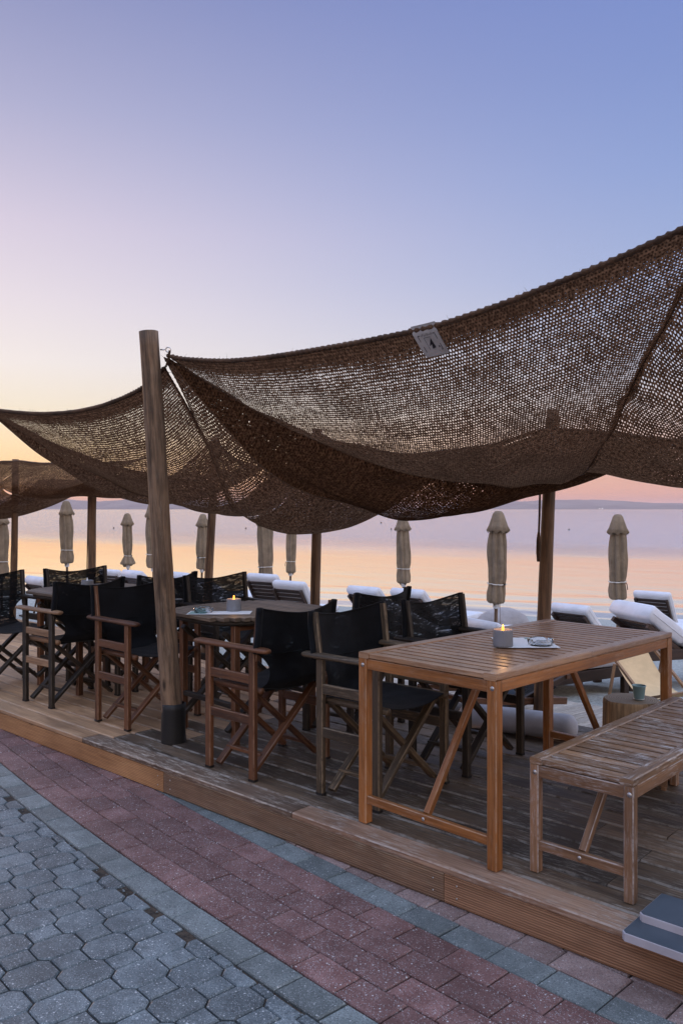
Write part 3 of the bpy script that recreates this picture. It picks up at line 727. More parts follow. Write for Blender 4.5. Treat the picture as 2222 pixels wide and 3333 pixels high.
PA, rA = sail('shade_net', [(0, -4.93, .3, 2.31), (.14, -4.58, .3, 2.25), (.42, -3.878, .3, 2.172), (.66, -3.27, .3, 2.160), (.86, -2.74, .3, 2.226), (1, -2.45, .29, 2.33)], P2T,
     [(0, 0), (.05, .08), (.25, .36), (.5, .63), (.75, .62), (.9, .3), (1, 0)],
     [(0, 0), (.25, .43), (.5, .66), (.75, .60), (.9, .28), (1, 0)],
     [(0, 0), (.12, .2), (.25, .42), (.37, .72), (.5, .78), (.75, .59), (.9, .3), (1, 0)],
     'jute net left of the thick front pole, narrowing to a point at the left edge', 23, wr=.014, dens=(.10, .42))
sail('shade_net', [(0, *P1T), (.25, -.55, 2.2, 1.95), (.5, -.05, 2.2, 1.88), (.75, .45, 2.2, 1.95), (1, .96, 2.25, 2.13)], (.66, .35, 2.50),
     [(0, 0), (.25, .42), (.38, .46), (.5, .36), (.6, .29), (.75, .17), (.9, .06), (1, 0)],
     [(0, 0), (.25, .42), (.5, .47), (.75, .29), (1, 0)],
     [(0, 0), (.25, .38), (.5, .45), (.75, .33), (1, 0)],
     'pleated jute net at the right edge hanging behind the largest net', 31, False, wr=.030, wf=15, dens=(.26, .06))
sail('shade_net', [(0, *P3T), (.25, -4.1, 2.2, 1.95), (.5, -3.8, 2.2, 1.86), (.75, -3.45, 2.2, 1.93), (1, *P2T)], (-4.9, .32, 2.29),
     [(0, 0), (.25, .42), (.5, .40), (.75, .25), (1, 0)],
     [(0, 0), (.25, .40), (.5, .50), (.75, .34), (1, 0)],
     [(0, 0), (.25, .40), (.5, .44), (.75, .28), (1, 0)],
     'jute net strip behind the left net, seen through its mesh', 43, False)
# far bay: two nets slung from a rope between the last rear poles
def bag(s0, s1, ztab, bot, seed, label):
    root = empty('shade_net', (s0, 2.2, 2.0)); tag(root, label, 'shade net', 'jute nets of the canopy')
    def P(u, w):
        s = s0+(s1-s0)*u; zt = cat(ztab, u); zb = cat(bot, u)
        y = 2.22-.42*math.sin(min(w*2, 1)*math.pi*.75)+(max(0, w-.5)*3.2)
        prof = math.sin(math.pi*min(1, w/.62)*.5)**1.1 if w < .62 else 1-((w-.62)/.38)**1.6*.75
        z = zt-(zt-zb)*prof+.018*math.sin(u*9+w*14+seed)*math.sin(math.pi*w)+.02*noise.noise(Vector((u*5, w*6, seed)))
        return (s-s0, y-2.2, z-2.0)
    b = MB(); b.grid(P, 90, 60, uvf=lambda u, w: ((s1-s0)*u, w*1.5)); o = b.build('net', M['net'], root)
    dn = o.data.attributes.new('dense', 'FLOAT', 'POINT')
    dn.data.foreach_set('value', [max(.26, .7-j/60*9) for j in range(61) for i in range(91)])
    h = MB(); N = 120
    h.tube([P(i/N, 0) for i in range(N+1)], [.011*(1+.25*math.sin(i*2.1)) for i in range(N+1)], 7); h.build('hem_rope', M['rope'], root); h = MB()
    h.tube([P(i/N, 1) for i in range(N+1)], [.009]*(N+1), 7); h.build('hem_rope', M['rope'], root)
bag(-10.2, -7.75, [(0, 2.12), (.4, 2.1), (.78, 2.09), (1, 2.05)], [(0, 1.36), (.4, 1.34), (.7, 1.42), (1, 1.66)], 1, 'leftmost jute net hanging low in front of the farthest pole')
bag(-7.78, -5.35, [(0, 2.05), (.4, 2.0), (.7, 1.985), (1, 2.02)], [(0, 1.66), (.25, 1.63), (.6, 1.62), (1, 1.76)], 2, 'small jute net slung from the far pole with the cord, left of the thick pole')

# (haze is added at the end of the script)
# rope from the eye bolt to the corners of the two nets
hp = (-2.38+hx+ux*.035, .3+hy+uy*.035, ZD+2.28)
for tgt, lab in ((PC1(0, .0), 'short rope tying the largest net to the thick pole'), (PA(1, .0), 'knotted rope tying the left net to the thick pole'), (PB1(.5, .985), 'rope tying the lowest net to the thick pole')):
    b = MB(); a = Vector(hp); e = Vector(tgt); N = 14
    pts = [a.lerp(e, i/N)-Vector((0, 0, .02*math.sin(math.pi*i/N))) for i in range(N+1)]
    b.tube(pts, [.006*(1+.3*math.sin(i*2.4)) for i in range(N+1)], 7)
    tag(b.build('tie_rope', M['rope']), lab, 'rope', 'ropes at the eye bolt')

# cloth tag on the hem
def on_hem(u_px):
    k = (u_px-1111)/2700; return (3.231*k-.773)/(.7366+.6763*k)
s_a, s_b = on_hem(1342), on_hem(1420)
def uu(s):
    lo, hi = 0, 1
    for _ in range(40):
        m_ = (lo+hi)/2
        if PC1(m_, 0)[0] < s: lo = m_
        else: hi = m_
    return lo
ua, ub = uu(s_a), uu(s_b)
def tagp(i, j, off=.016):
    x0 = Vector(PC1(ua+(ub-ua)*i, 0)); q = Vector(PC1(ua+(ub-ua)*i, .052*j+.0001))
    q = Vector((q.x+.035*j, q.y-off-.006*math.sin(j*3), q.z+(.016 if j < .12 else .0)-.004*j))
    return q
o_ = tagp(0, 0)
rel = lambda q: tuple(q-o_)
b = MB(); b.grid(lambda i, j: rel(tagp(i, j)), 16, 14)
b.grid(lambda i, j: rel(tagp(1-i, j, .012)), 16, 14)
tg = b.build('cloth_label', M['label_cloth'], None, tuple(o_)); tag(tg, 'small grey cloth label with a dark sail emblem sewn to the net hem', 'label')
ink = MB()
def poly(pts):
    vs = [rel(tagp(i, j, .0178)) for i, j in pts]; ink.add(vs, [list(range(len(vs)))])
def line(a, c, w=.012):
    (x0, y0), (x1, y1) = a, c; d = math.hypot(x1-x0, y1-y0); nx, ny = -(y1-y0)/d*w, (x1-x0)/d*w
    poly([(x0-nx, y0-ny), (x1-nx, y1-ny), (x1+nx, y1+ny), (x0+nx, y0+ny)])
line((.16, .26), (.16, .84)); line((.86, .26), (.86, .84)); line((.16, .26), (.24, .26)); line((.78, .26), (.86, .26)); line((.80, .84), (.86, .84))
line((.36, .36), (.36, .78), .007); line((.36, .36), (.64, .36), .007)
poly([(.62, .38), (.64, .74), (.48, .76)]); poly([(.60, .42), (.57, .60), (.42, .66)])
for k in range(11):      # faint curly script across the top
    x = .27+k*.046; line((x, .30+.02*math.sin(k*2.3)), (x+.026, .24+.03*math.cos(k*1.7)), .006)
poly([(.76, .70), (.80, .70), (.80, .76), (.76, .76)])
ink.build('emblem', M['ink'], tg)

# ------------------------------------------------------------------ director's chairs
def make_chair(woodm, rungm=None, variant=0):
    rungm = rungm or woodm; rnd = random.Random(variant*7+1)
    root = empty('directors_chair')
    wd = M[woodm]
    for sx in (-1, 1):
        for sy in (-1, 1):
            b = MB(); b.beam((sx*.262, sy*.172, 0), (sx*.262, sy*.172, .648), .030, .042, (0, 1, 0), ch=.005)
            lg = b.build('leg', wd, root)
            b = MB(); b.beam((sx*.262, sy*.172, -.0), (sx*.262, sy*.172, .012), .032, .044, (0, 1, 0)); b.build('foot_cap', M['black_rubber'], lg)
        for z in (.30, .505):
            b = MB(); b.beam((sx*.262, -.152, z), (sx*.262, .152, z), .020, .048, ch=.004); b.build('rung', M[rungm], root)
        # armrest: rounded board, slightly waisted
        b = MB(); pts = [(sx*.262, y, .658) for y in (-.285, -.27, -.2, -.05, .08, .17, .255, .285)]
        b.tube(pts, [.020, .030, .034, .030, .031, .034, .031, .020], 12, flat=.48); b.build('armrest', M[rungm], root)
        b = MB(); b.beam((sx*.255, -.178, .60), (sx*.260, -.215, .862), .022, .036, (0, 1, 0), ch=.006); b.build('back_post', wd, root)
        b = MB(); b.tube([(sx*.225, -.20, .445), (sx*.225, .21, .445)], .017, 10); b.build('seat_rail', M[rungm], root)
    for sy, off in ((-1, .0), (1, 0)):
        for sx in (-1, 1):
            b = MB(); y = sy*.130+sx*.013
            b.beam((sx*.245, y, .028), (-sx*.225, y, .438), .024, .042, (0, 1, 0), ch=.004); b.build('cross_leg', wd, root)
    for sx in (-1, 1):
        b = MB(); b.beam((sx*.165, -.135, .10), (sx*.165, .135, .10), .03, .02); b.build('stretcher', wd, root)
        b = MB(); b.beam((sx*.240, .12, .40), (sx*.19, .12, .375), .03, .004); b.build('bracket', M['steel'], root)
    # seat and back in black net cloth
    b = MB()
    def seat(u, v):
        x = -.225+.45*u; y = -.195+.40*v
        return (x, y, .460-.030*math.sin(math.pi*u)*(1-.25*math.sin(math.pi*v))+.004*noise.noise(Vector((x*14, y*14, variant))))
    b.grid(seat, 20, 14, tint=0); b.grid(lambda u, v: tuple(Vector(seat(1-u, v))-Vector((0, 0, .004))), 20, 14, tint=0)
    b.build('seat', M['fabric'], root)
    b = MB(); bow = .045+.02*rnd.random()
    def back(u, v, off=0):
        # v: 0 seat level .. 1 top
        z = .43+v*.438
        if v > .47: hw = .268
        else:
            t = v/.47; hw = .255-.075*math.sin(math.pi*min(1, t*1.02))**.8
        x = (u*2-1)*hw
        k = math.sin(math.pi*u)
        z -= .055*k*max(0, v-.3)
        y = -.205-.038*max(0, v-.35)-bow*k*(.35+.65*v)+.012*noise.noise(Vector((u*3, v*3, variant*3)))
        if v < .12: y += (.12-v)*.4
        return (x, y-off, z)
    b.grid(lambda u, v: back(u, v), 26, 26, tint=(.15, 1, .15, .2)[variant])
    b.build('back_cloth', M['fabric'], root)
    b = MB()
    for sx in (0, 1):
        b.tube([back(sx, v, .0) for v in [.48+.52*k/10 for k in range(11)]], .019, 10, flat=.8, tint=0)
    b.tube([back(u, .995) for u in [k/24 for k in range(25)]], .0045, 6, tint=0)
    b.tube([back(u, .475) for u in [k/24 for k in range(25)]], .003, 6, tint=0)
    b.build('back_sleeve', M['fabric'], root)
    return root
CH = {'red': make_chair('chair_red', None, 0), 'dark': make_chair('chair_dark', None, 1), 'grey': make_chair('chair_grey', None, 2), 'mixed': make_chair('chair_dark', 'chair_pale', 3)}
used = set()
def place_chair(kind, s, t, face, label, dr=0):
    o = CH[kind] if kind not in used else copy_tree(CH[kind]); used.add(kind)
    o.location = (s, t, ZD); o.rotation_euler = (0, 0, R((-90 if face > 0 else 90)+dr))
    tag(o, label, 'chair', "director's chairs on the deck"); return o
place_chair('mixed', -3.83, .475, -1, "director's chair with dark legs and pale worn rungs and armrest, front row at left", 2)
place_chair('red', -2.945, .515, 1, "reddish director's chair just left of the thick front pole, its back cloth towards the left", -1)
place_chair('red', -1.675, .405, -1, "reddish director's chair just right of the thick front pole, facing left", 0)
place_chair('grey', -.955, .50, 1, "greyish brown weathered director's chair pushed against the near end of the rectangular table", 1)
place_chair('dark', -.93, 1.18, 1, "dark director's chair behind the rectangular table's long left side, back net see-through", 0)
place_chair('dark', -1.83, 1.27, -1, "dark director's chair behind the reddish one, its back cloth highest near the centre", 4)
place_chair('dark', -3.12, 1.37, 1, "dark director's chair at the far side of the round table, back facing the thick pole", -5)
place_chair('dark', -4.55, 1.03, 1, "dark director's chair with light showing through its back, behind the left round table", -3)
place_chair('dark', -4.58, .33, 1, "dark director's chair cut off by the left edge of the picture", 2)
place_chair('dark', -3.86, 1.15, -1, "dark director's chair mostly hidden behind the thick front pole", 3)

# ------------------------------------------------------------------ slatted tables and bench
def slat_table(name, L_, Wd, H, woodm, topm, nsl, label, cat_, group, slw, rail=.058, lg=.042):
    root = empty(name); tag(root, label, cat_, group)
    # local x: width (0..-Wd), local y: length (0..L_), near right corner at origin
    b = MB()
    for x in (-rail/2, -Wd+rail/2):
        cut = L_*.47
        b.beam((x, 0, H-.013), (x, cut-.001, H-.013), rail, .026, ch=.004); b.beam((x, cut+.001, H-.013), (x, L_, H-.013), rail, .026, ch=.004)
    for i in range(nsl):
        y = .004+slw/2+i*(L_-.008-slw)/(nsl-1)
        b.beam((-rail-.001, y, H-.0135), (-Wd+rail+.001, y, H-.0135), slw, .020, ch=.0012)
    b.build('top', M[topm], root)
    for x in (-lg/2, -Wd+lg/2):
        for y in (lg/2, L_-lg/2):
            b = MB(); b.beam((x, y, 0.004), (x, y, H-.027), lg*1.05, lg*1.05, (0, 1, 0), ch=.004); lo = b.build('leg', M[woodm], root)
            b = MB(); sy = -1 if y < L_/2 else 1
            b.lathe([(.0001, .0015), (.008, .0015), (.009, 0), (.0095, -.002)], (0, 0, 0), 14)
            so = b.build('screw', M['steel'], lo); so.location = (x+.004, y+sy*(lg*.525+.001), H-.055); so.rotation_euler = (R(90 if sy < 0 else -90), 0, 0)
    ah = .046
    for y, k in ((lg*.45, 1), (L_-lg*.45, -1)):
        b = MB(); b.beam((-lg-.001, y, H-.0275-ah/2), (-Wd+lg+.001, y, H-.0275-ah/2), .024, ah); b.build('apron', M[woodm], root)
        b = MB(); b.beam((-lg-.001, y, .105), (-Wd+lg+.001, y, .105), .024, .036); st = b.build('stretcher', M[woodm], root)
        b = MB(); b.lathe([(.0001, .0015), (.007, .0015), (.008, 0)], (0, 0, 0), 12); s2 = b.build('screw', M['steel'], st); s2.location = (-Wd/2, y-k*.0145, .105); s2.rotation_euler = (R(90*k), 0, 0)
        y2 = y+k*(.42 if H > .6 else .24)
        b = MB(); b.beam((-Wd/2, y+k*.014, .12), (-Wd/2, y2, H-.06), .028, .028, (1, 0, 0)); b.build('brace', M[woodm], root)
    for x in (-lg*.4, -Wd+lg*.4):
        b = MB(); b.beam((x, lg+.001, H-.0275-ah/2), (x, L_-lg-.001, H-.0275-ah/2), .024, ah); b.build('apron', M[woodm], root)
    return root
def to_world(Xc, Yc): return W(Xc, Yc)
t2 = slat_table('slatted_table', 1.516, .713, .74, 'teak', 'teak_top', 25, 'tall rectangular teak slatted table with diagonal braces at the front of the deck', 'table', None, .0415)
t2.location = (*to_world(.575, 3.087), ZD); t2.rotation_euler = (0, 0, R(44.65+TH-90))
bn = slat_table('slatted_bench', 1.359, .40, .431, 'bench_wood', 'bench_top', 21, 'low slatted wooden bench with flaking white wear, right of the tall table', 'bench', None, .0475, .05, .035)
bn.location = (*to_world(.996, 2.833), ZD); bn.rotation_euler = (0, 0, R(46.9+TH-90))
# narrow strip of the long rail is real: the bench's right rail is broader
def round_table(loc, rz, label):
    root = empty('round_table', loc, rz); tag(root, label, 'table', 'round tables')
    a, bb = .40, .44; H = .74; b = MB(); n = 13; w = 2*a/n
    # oval leaves made of slats along x
    rows = 18; pw = 2*bb/rows
    for i in range(rows):
        y = -bb+pw*(i+.5); ye = min(1, abs(y)/bb*.96); hw = a*(1-ye**2.6)**(1/2.6)
        if i in (4, 13): y += 0
        b.beam((-hw, y, H-.012), (hw, y, H-.012), pw-.008, .022, ch=.003)
    b.build('top', M['table_grey'], root)
    rim = MB()
    for sgn in (1, -1):
        pts = []
        for k in range(25):
            th = math.pi*k/24; c, s_ = math.cos(th), math.sin(th)
            pts.append((a*.93*abs(c)**(2/2.6)*(1 if c > 0 else -1), sgn*bb*.93*abs(s_)**(2/2.6), H-.037))
        rim.tube(pts, .016, 8)
    rim.build('rim', M['chair_dark'], root)
    for x in (-.27, .27):
        for y in (-.29, .29):
            b = MB(); b.beam((x, y, 0), (x, y, H-.03), .04, .04, (0, 1, 0)); b.build('leg', M['chair_red'], root)
        b = MB(); b.beam((x, -.29, H-.06), (x, .29, H-.06), .03, .05); b.build('apron', M['chair_red'], root)
        b = MB(); b.beam((x*.9, -.33, .08), (x*.9, .33, H-.1), .025, .04, (1, 0, 0)); b.build('cross_leg', M['chair_dark'], root)
        b = MB(); b.beam((x*.8, .33, .08), (x*.8, -.33, H-.1), .025, .04, (1, 0, 0)); b.build('cross_leg', M['chair_dark'], root)
    for y in (-.29, .29):
        b = MB(); b.beam((-.25, y, .22), (.25, y, .22), .03, .03); b.build('stretcher', M['chair_dark'], root)
    return root
round_table((-2.30, .80, ZD), R(-4), 'weathered oval slatted table behind the thick front pole, with a lit candle')
round_table((-4.16, .84, ZD), R(2), 'weathered oval slatted table at the left, with an unlit candle cup')

# ------------------------------------------------------------------ things on the tables
def candle_cup(loc, r, h, lit, label):
    root = empty('candle_cup', loc); tag(root, label, 'candle', 'candles in ribbed grey cups')
    rf = lambda a, z: 1+(.022*math.cos(34*a) if z < h-.006 else 0)
    b = MB(); b.lathe([(.0001, 0), (r*.90, 0), (r*.97, .004), (r, .012), (r, h-.006), (r*.99, h-.001), (r*.93, h), (r*.90, h-.004), (r*.90, h-.014)], (0, 0, 0), 200, rf=rf); b.build('cup', M['pot_grey'], root)
    b = MB(); b.lathe([(r*.9, h-.012), (r*.5, h-.014), (.0001, h-.013)], (0, 0, 0), 40); b.build('wax', M['wax'] if lit else M['paper'], root)
    b = MB(); b.lathe([(.0001, h-.014), (.0035, h-.012), (.0062, h-.003), (.0056, h+.006), (.0028, h+.016), (.0001, h+.022)], (0, 0, 0), 16); b.build('flame', M['flame'] if lit else M['paper'], root)
    if lit:
        ld = bpy.data.lights.new('candle_light', 'POINT'); ld.energy = .25; ld.color = (1, .5, .18); ld.shadow_soft_size = .01
        lo = bpy.data.objects.new('candle_light', ld); COL.objects.link(lo); lo.parent = root; lo.location = (0, 0, h+.03)
    return root
ZT = ZD+.74+.001
def on_table(u, v): 
    Y = 2700*(1.357-.74)/(v-1657); return W((u-1111)/2700*Y, Y)
x, y = on_table(1636, 2106); candle_cup((x, y, ZT), .0435, .078, True, 'lit candle in a ribbed grey cup on the rectangular table')
x, y = on_table(761, 1990); candle_cup((x, y, ZT), .043, .075, True, 'lit candle in a ribbed grey cup on the oval table behind the thick pole')
x, y = on_table(284, 1921); candle_cup((x, y, ZT), .045, .075, False, 'unlit candle cup on the left oval table')
def ashtray(loc, label):
    r = .058; prof = [(.0001, 0), (r*.85, 0), (r*.95, .004), (r, .022), (r*1.0, .030), (r*.93, .031), (r*.84, .012), (r*.7, .007), (.0001, .006)]
    b = MB(); b.lathe(prof, (0, 0, 0), 64, rf=lambda a, z: 1+(.03*math.cos(8*a) if z > .015 else 0))
    for v in range(len(b.v)):
        x, y, z = b.v[v]
        if z > .025:
            a = math.atan2(y, x)
            if abs(((a+math.pi/4) % (math.pi/2))-math.pi/4) < .13: b.v[v] = (x, y, z-.009)
    o = b.build('ashtray', M['glass'], None, loc); tag(o, label, 'ashtray', 'clear glass ashtrays')
def sheet_paper(loc, w, h, rz, label, teal=None):
    o = MB(); N = 8
    z = lambda i, j: .0012+.0015*math.sin(i*4)*math.sin(j*5)
    o.grid(lambda i, j: ((i-.5)*w, (j-.5)*h, z(i, j)+.0008), N, N); o.grid(lambda i, j: ((.5-i)*w, (j-.5)*h, z(1-i, j)), N, N)
    p = o.build('paper_mat', M['paper'], None, loc); p.rotation_euler = (0, 0, rz); tag(p, label, 'placemat', 'paper placemats')
    if teal:
        o = MB(); a, c, e, f = teal
        o.grid(lambda i, j: (((a+(c-a)*i)-.5)*w, ((e+(f-e)*j)-.5)*h, z(a+(c-a)*i, e+(f-e)*j)+.0011), 4, 4); o.build('printed_patch', M['paper_teal'], p)
x, y = on_table(1706, 2093); sheet_paper((x-.0, y, ZT), .255, .30, R(TH), 'white printed paper mat under the ashtray on the rectangular table', (.60, .92, .82, .97))
x, y = on_table(1758, 2103); ashtray((x, y, ZT+.003), 'clear glass ashtray on the rectangular table beside the lit candle')
x, y = on_table(715, 1996); sheet_paper((x, y, ZT), .37, .16, R(TH), 'long white paper mat on the oval table behind the thick pole', (.02, .3, .1, .9))
x, y = on_table(662, 1996); ashtray((x, y, ZT+.003), 'clear glass ashtray on the oval table behind the thick pole')
x, y = on_table(222, 1920); ashtray((x, y, ZT+.003), 'clear glass ashtray on the left oval table')
x, y = on_table(240, 1916); sheet_paper((x, y, ZT), .26, .2, R(TH), 'white paper mat on the left oval table')

# ------------------------------------------------------------------ log, pail, bag, bolster, parasol base
lgx, lgy = W(1.52, 4.36)
root = empty('log_stool', (lgx, lgy, ZD)); tag(root, 'sawn tree stump used as a side table beside the bench', 'stump')
b = MB(); rf = lambda a, z: 1+.04*math.sin(3*a+1)+.025*math.sin(7*a+2)+.015*noise.noise(Vector((math.cos(a)*4, math.sin(a)*4, z*3)))+.02*noise.noise(Vector((math.cos(a)*14, math.sin(a)*14, z*.8)))
b.lathe([(.165, 0), (.152, .06), (.145, .2), (.142, .34), (.141, .352), (.136, .360)], (0, 0, 0), 90, rf=rf)
b.build('bark', M['log'], root)
def endm():
    m, nt, b_ = newmat('log_end'); o = coord(nt)
    ln = nt.nodes.new('ShaderNodeVectorMath'); ln.operation = 'LENGTH'; sepx = nt.nodes.new('ShaderNodeVectorMath'); sepx.operation = 'MULTIPLY'
    nt.links.new(o, sepx.inputs[0]); sepx.inputs[1].default_value = (1, 1.08, 0); nt.links.new(sepx.outputs[0], ln.inputs[0])
    n = noisen(nt, o, 14, 4, .6)
    w = mathn(nt, 'SINE', mathn(nt, 'MULTIPLY', mathn(nt, 'ADD', ln.outputs['Value'], mathn(nt, 'MULTIPLY', n, .03)), 520))
    c = mixc(nt, mapr(nt, w, -1, 1, 0, .8), (.27, .21, .15), (.12, .085, .055))
    c = mixc(nt, mapr(nt, noisen(nt, o, 9, 5, .7), .5, .7, 0, .7), c, (.25, .21, .17))
    nt.links.new(c, b_.inputs['Base Color']); b_.inputs['Roughness'].default_value = .8; bump(nt, b_, mathn(nt, 'ADD', w, n), .5, .002); return m
M['log_end'] = endm()
b = MB(); b.lathe([(.1362, .3595), (.09, .361), (.0001, .3595)], (0, 0, 0), 90, rf=rf); b.build('sawn_top', M['log_end'], root)
px_, py_ = W(1.552, 4.33)
root = empty('pail', (px_, py_, ZD+.361)); tag(root, 'small blue grey metal pail standing on the tree stump', 'pail')
b = MB(); b.lathe([(.0001, .002), (.022, .002), (.0225, 0), (.0235, .002), (.0255, .006), (.033, .070), (.0355, .072), (.036, .075), (.034, .076), (.032, .072), (.0245, .012), (.0001, .010)], (0, 0, 0), 48); b.build('body', M['pail'], root)
b = MB(); b.tube([(.0262*math.cos(k*math.pi/18), .0262*math.sin(k*math.pi/18), .006) for k in range(37)], .0018, 6); b.build('rim', M['steel'], root)
bx, by = W(1.52, 4.12)
b = MB(); b.lathe([(.0001, 0), (.05, .004), (.085, .03), (.082, .07), (.05, .098), (.0001, .105)], (0, 0, 0), 28, rf=lambda a, z: 1+.14*math.sin(2*a)+.08*math.sin(5*a+z*40))
bg_ = b.build('plastic_bag', M['blue_cloth'], None, (bx, by, ZD+.215)); tag(bg_, 'dark blue plastic bag with a white stripe in front of the tree stump', 'bag')
b = MB(); b.grid(lambda i, j: (-.035+.03*i, -.089-.004*math.sin(j*3), .02+.075*j), 4, 6); b.build('stripe', M['paper'], bg_)
# its crate
cr = empty('crate', (bx, by, ZD)); tag(cr, 'small low crate holding the plastic bag, hidden behind the bench', 'crate'); cr.rotation_euler = (0, 0, R(4))
b = MB()
for sx in (-.1, .1):
    for sy in (-.07, .07): b.box((sx, sy, .1), (.02, .02, .2))
for z in (.04, .12, .19):
    for sy in (-.083, .083): b.box((0, sy, z), (.24, .008, .04))
b.box((0, 0, .207), (.24, .18, .012)); b.build('slats', M['chair_pale'], cr)

p0 = Vector((*W(.74, 5.17), ZD+.078)); p1 = Vector((*W(1.37, 4.83), ZD+.078)); b = MB()
pts = []; rr = []
for i in range(31):
    t = i/30; e = min(t, 1-t); pts.append(tuple(p0.lerp(p1, t)-p0)); rr.append(.076*min(1, .45+math.sqrt(max(0, 1-(1-min(1, e*12))**2))*.56)*(1+.01*math.sin(i)))
b.tube(pts, rr, 26); bo = b.build('bolster', M['bolster'], None, tuple(p0)); tag(bo, 'long pale grey bolster cushion lying on the deck behind the table legs', 'cushion')

pb = empty('parasol_base', (0, 0, 0)); tag(pb, 'stacked dark grey slabs with pale cut edges at the right corner of the deck', 'parasol base')
def slab(x0, x1, y0, y1, z0, z1, name):
    b = MB(); b.prism([(x0+.012, y0), (x1, y0), (x1, y1), (x0, y1), (x0, y0+.012)], z0, z1-.002, .002); so = b.build(name, M['slate_edge'], pb)
    b = MB(); b.prism([(x0+.015, y0+.003), (x1-.003, y0+.003), (x1-.003, y1-.003), (x0+.003, y1-.003), (x0+.003, y0+.015)], z1-.006, z1, .001); b.build('top_face', M['slate'], so)
slab(.498, 1.30, -.088, .26, ZD+.001, ZD+.029, 'lower_slab'); slab(.512, 1.31, .012, .20, ZD+.0295, ZD+.056, 'upper_slab')
b = MB(); b.prism([(.69, .05), (.95, .05), (.95, .12), (.69, .12), (.68, .085)], ZD+.056, ZD+.084, .006); b.build('clamp', M['slate'], pb)

# ------------------------------------------------------------------ parasols on the beach
def make_parasol(variant):
    root = empty('closed_parasol'); H = 2.1
    b = MB(); b.lathe([(.023, -.3), (.0225, H-.05), (.0001, H-.04)], (0, 0, 0), 16); b.build('pole', M['pole_warm'], root)
    sd_ = variant*3.3
    fold = lambda a, z: 1+.16*math.cos(7*a+sd_+z*1.5)+.07*math.cos(13*a+z*4)+.26*noise.noise(Vector((math.cos(a)*1.3, math.sin(a)*1.3, z*2.4+sd_)))
    if variant == 2: prof = [(.03, .905), (.15, .90), (.165, .92), (.12, 1.03), (.078, 1.10), (.092, 1.2), (.105, 1.5), (.10, 1.8), (.07, 2.0), (.02, H-.03)]
    else: prof = [(.03, .90), (.085, .872), (.104, .90), (.108, 1.0), (.094, 1.125), (.106, 1.22), (.113, 1.45), (.108, 1.7), (.094, 1.86), (.075, 2.0), (.02, H-.03)]
    b = MB(); 
    P2 = []
    for (r0, z0), (r1, z1) in zip(prof, prof[1:]):
        for k in range(4): P2.append((r0+(r1-r0)*k/4, z0+(z1-z0)*k/4))
    P2.append(prof[-1])
    hemw = lambda a, z: fold(a, z)
    b.lathe(P2, (0, 0, 0), 56, rf=hemw)
    for i in range(56*3):
        x, y, z = b.v[i]; b.v[i] = (x, y, z+.045*math.sin(2*math.atan2(y, x)+sd_)+.02*math.sin(5*math.atan2(y, x)))
    b.build('canopy', M['beige_cloth'], root)
    cap = lambda a, z: 1+(.11*math.cos(8*a+sd_)+.08*math.cos(3*a+2*sd_))*((H-z)/.3)
    b = MB(); b.lathe([(.126, H-.285), (.146, H-.275), (.120, H-.20), (.096, H-.12), (.072, H-.04), (.045, H-.008), (.0001, H)], (0, 0, 0), 56, rf=cap)
    for i in range(56*2):
        x, y, z = b.v[i]; b.v[i] = (x, y, z+.018*math.cos(8*math.atan2(y, x)+sd_))
    b.build('crown', M['beige_cloth'], root)
    zs = 1.13 if variant != 2 else 1.105; rs = .108 if variant != 2 else .088
    b = MB(); b.tube([(rs*fold(a, zs)*math.cos(a), rs*fold(a, zs)*math.sin(a), zs+.006*math.sin(a)) for a in [k*math.pi/24 for k in range(49)]], .007, 6); b.build('strap', M['strap'], root)
    b = MB(); b.tube([(rs*1.02, 0, zs), (rs*1.2, .01, zs-.03), (rs*1.3, .01, zs-.11)], .007, 6)
    a0 = R(TH-105); b.box((rs*1.06*math.cos(a0), rs*1.06*math.sin(a0), zs), (.012, .05, .022), rz=a0); b.build('buckle', M['black_rubber'], root)
    b = MB(); b.lathe([(.03, .80), (.045, .82), (.045, .88), (.02, .89)], (0, 0, 0), 16); b.build('hub', M['white_hub'], root)
    b = MB(); b.tube([(.04, -.03, .86), (.045, -.035, .6), (.04, -.03, .47)], .003, 6); b.tube([(.04, -.03, .49), (.04, -.03, .45)], .009, 6); b.build('cord', M['rope'], root)
    return root
PR = [make_parasol(0), make_parasol(1), make_parasol(2)]; pu = set()
PL = [(2010, 1673, 11.9, 0, 'closed beige parasol at the right, alone between the rear pole and the picture edge'),
      (1609, 1662, 11.0, 1, 'closed beige parasol left of the right rear pole, its crown touching the net'),
      (1315, 1675, 14.9, 1, 'closed beige parasol in the middle of the sea view, right of the centre pole'),
      (943, 1690, 19.0, 1, 'small closed beige parasol just left of the centre pole'),
      (866, 1653, 13.6, 0, 'large closed beige parasol between the two rear poles left of centre'),
      (655, 1672, 18.4, 1, 'closed beige parasol half hidden by the slanting rear pole'),
      (502, 1634, 15.5, 0, 'closed beige parasol hidden behind the thick front pole, crown peeking out'),
      (418, 1670, 19.4, 2, 'closed beige parasol with a flared skirt below its strap'),
      (220, 1629, 16.2, 0, 'closed beige parasol left of the far rear pole with the cord'),
      (6, 1655, 15.0, 1, 'closed beige parasol cut off by the left picture edge')]
for i, (u, v, Y, k, lab) in enumerate(PL):
    o = PR[k] if k not in pu else copy_tree(PR[k]); pu.add(k)
    X = (u-1111)/2700*Y; x, y = W(X, Y); z = wz(u, v, X, Y)-2.1
    o.location = (x, y, z); o.rotation_euler = (R(.9*math.sin(i*2.3)), R(1.2*math.sin(i*1.7)), R(67*i)); tag(o, lab, 'parasol', 'closed parasols along the beach')

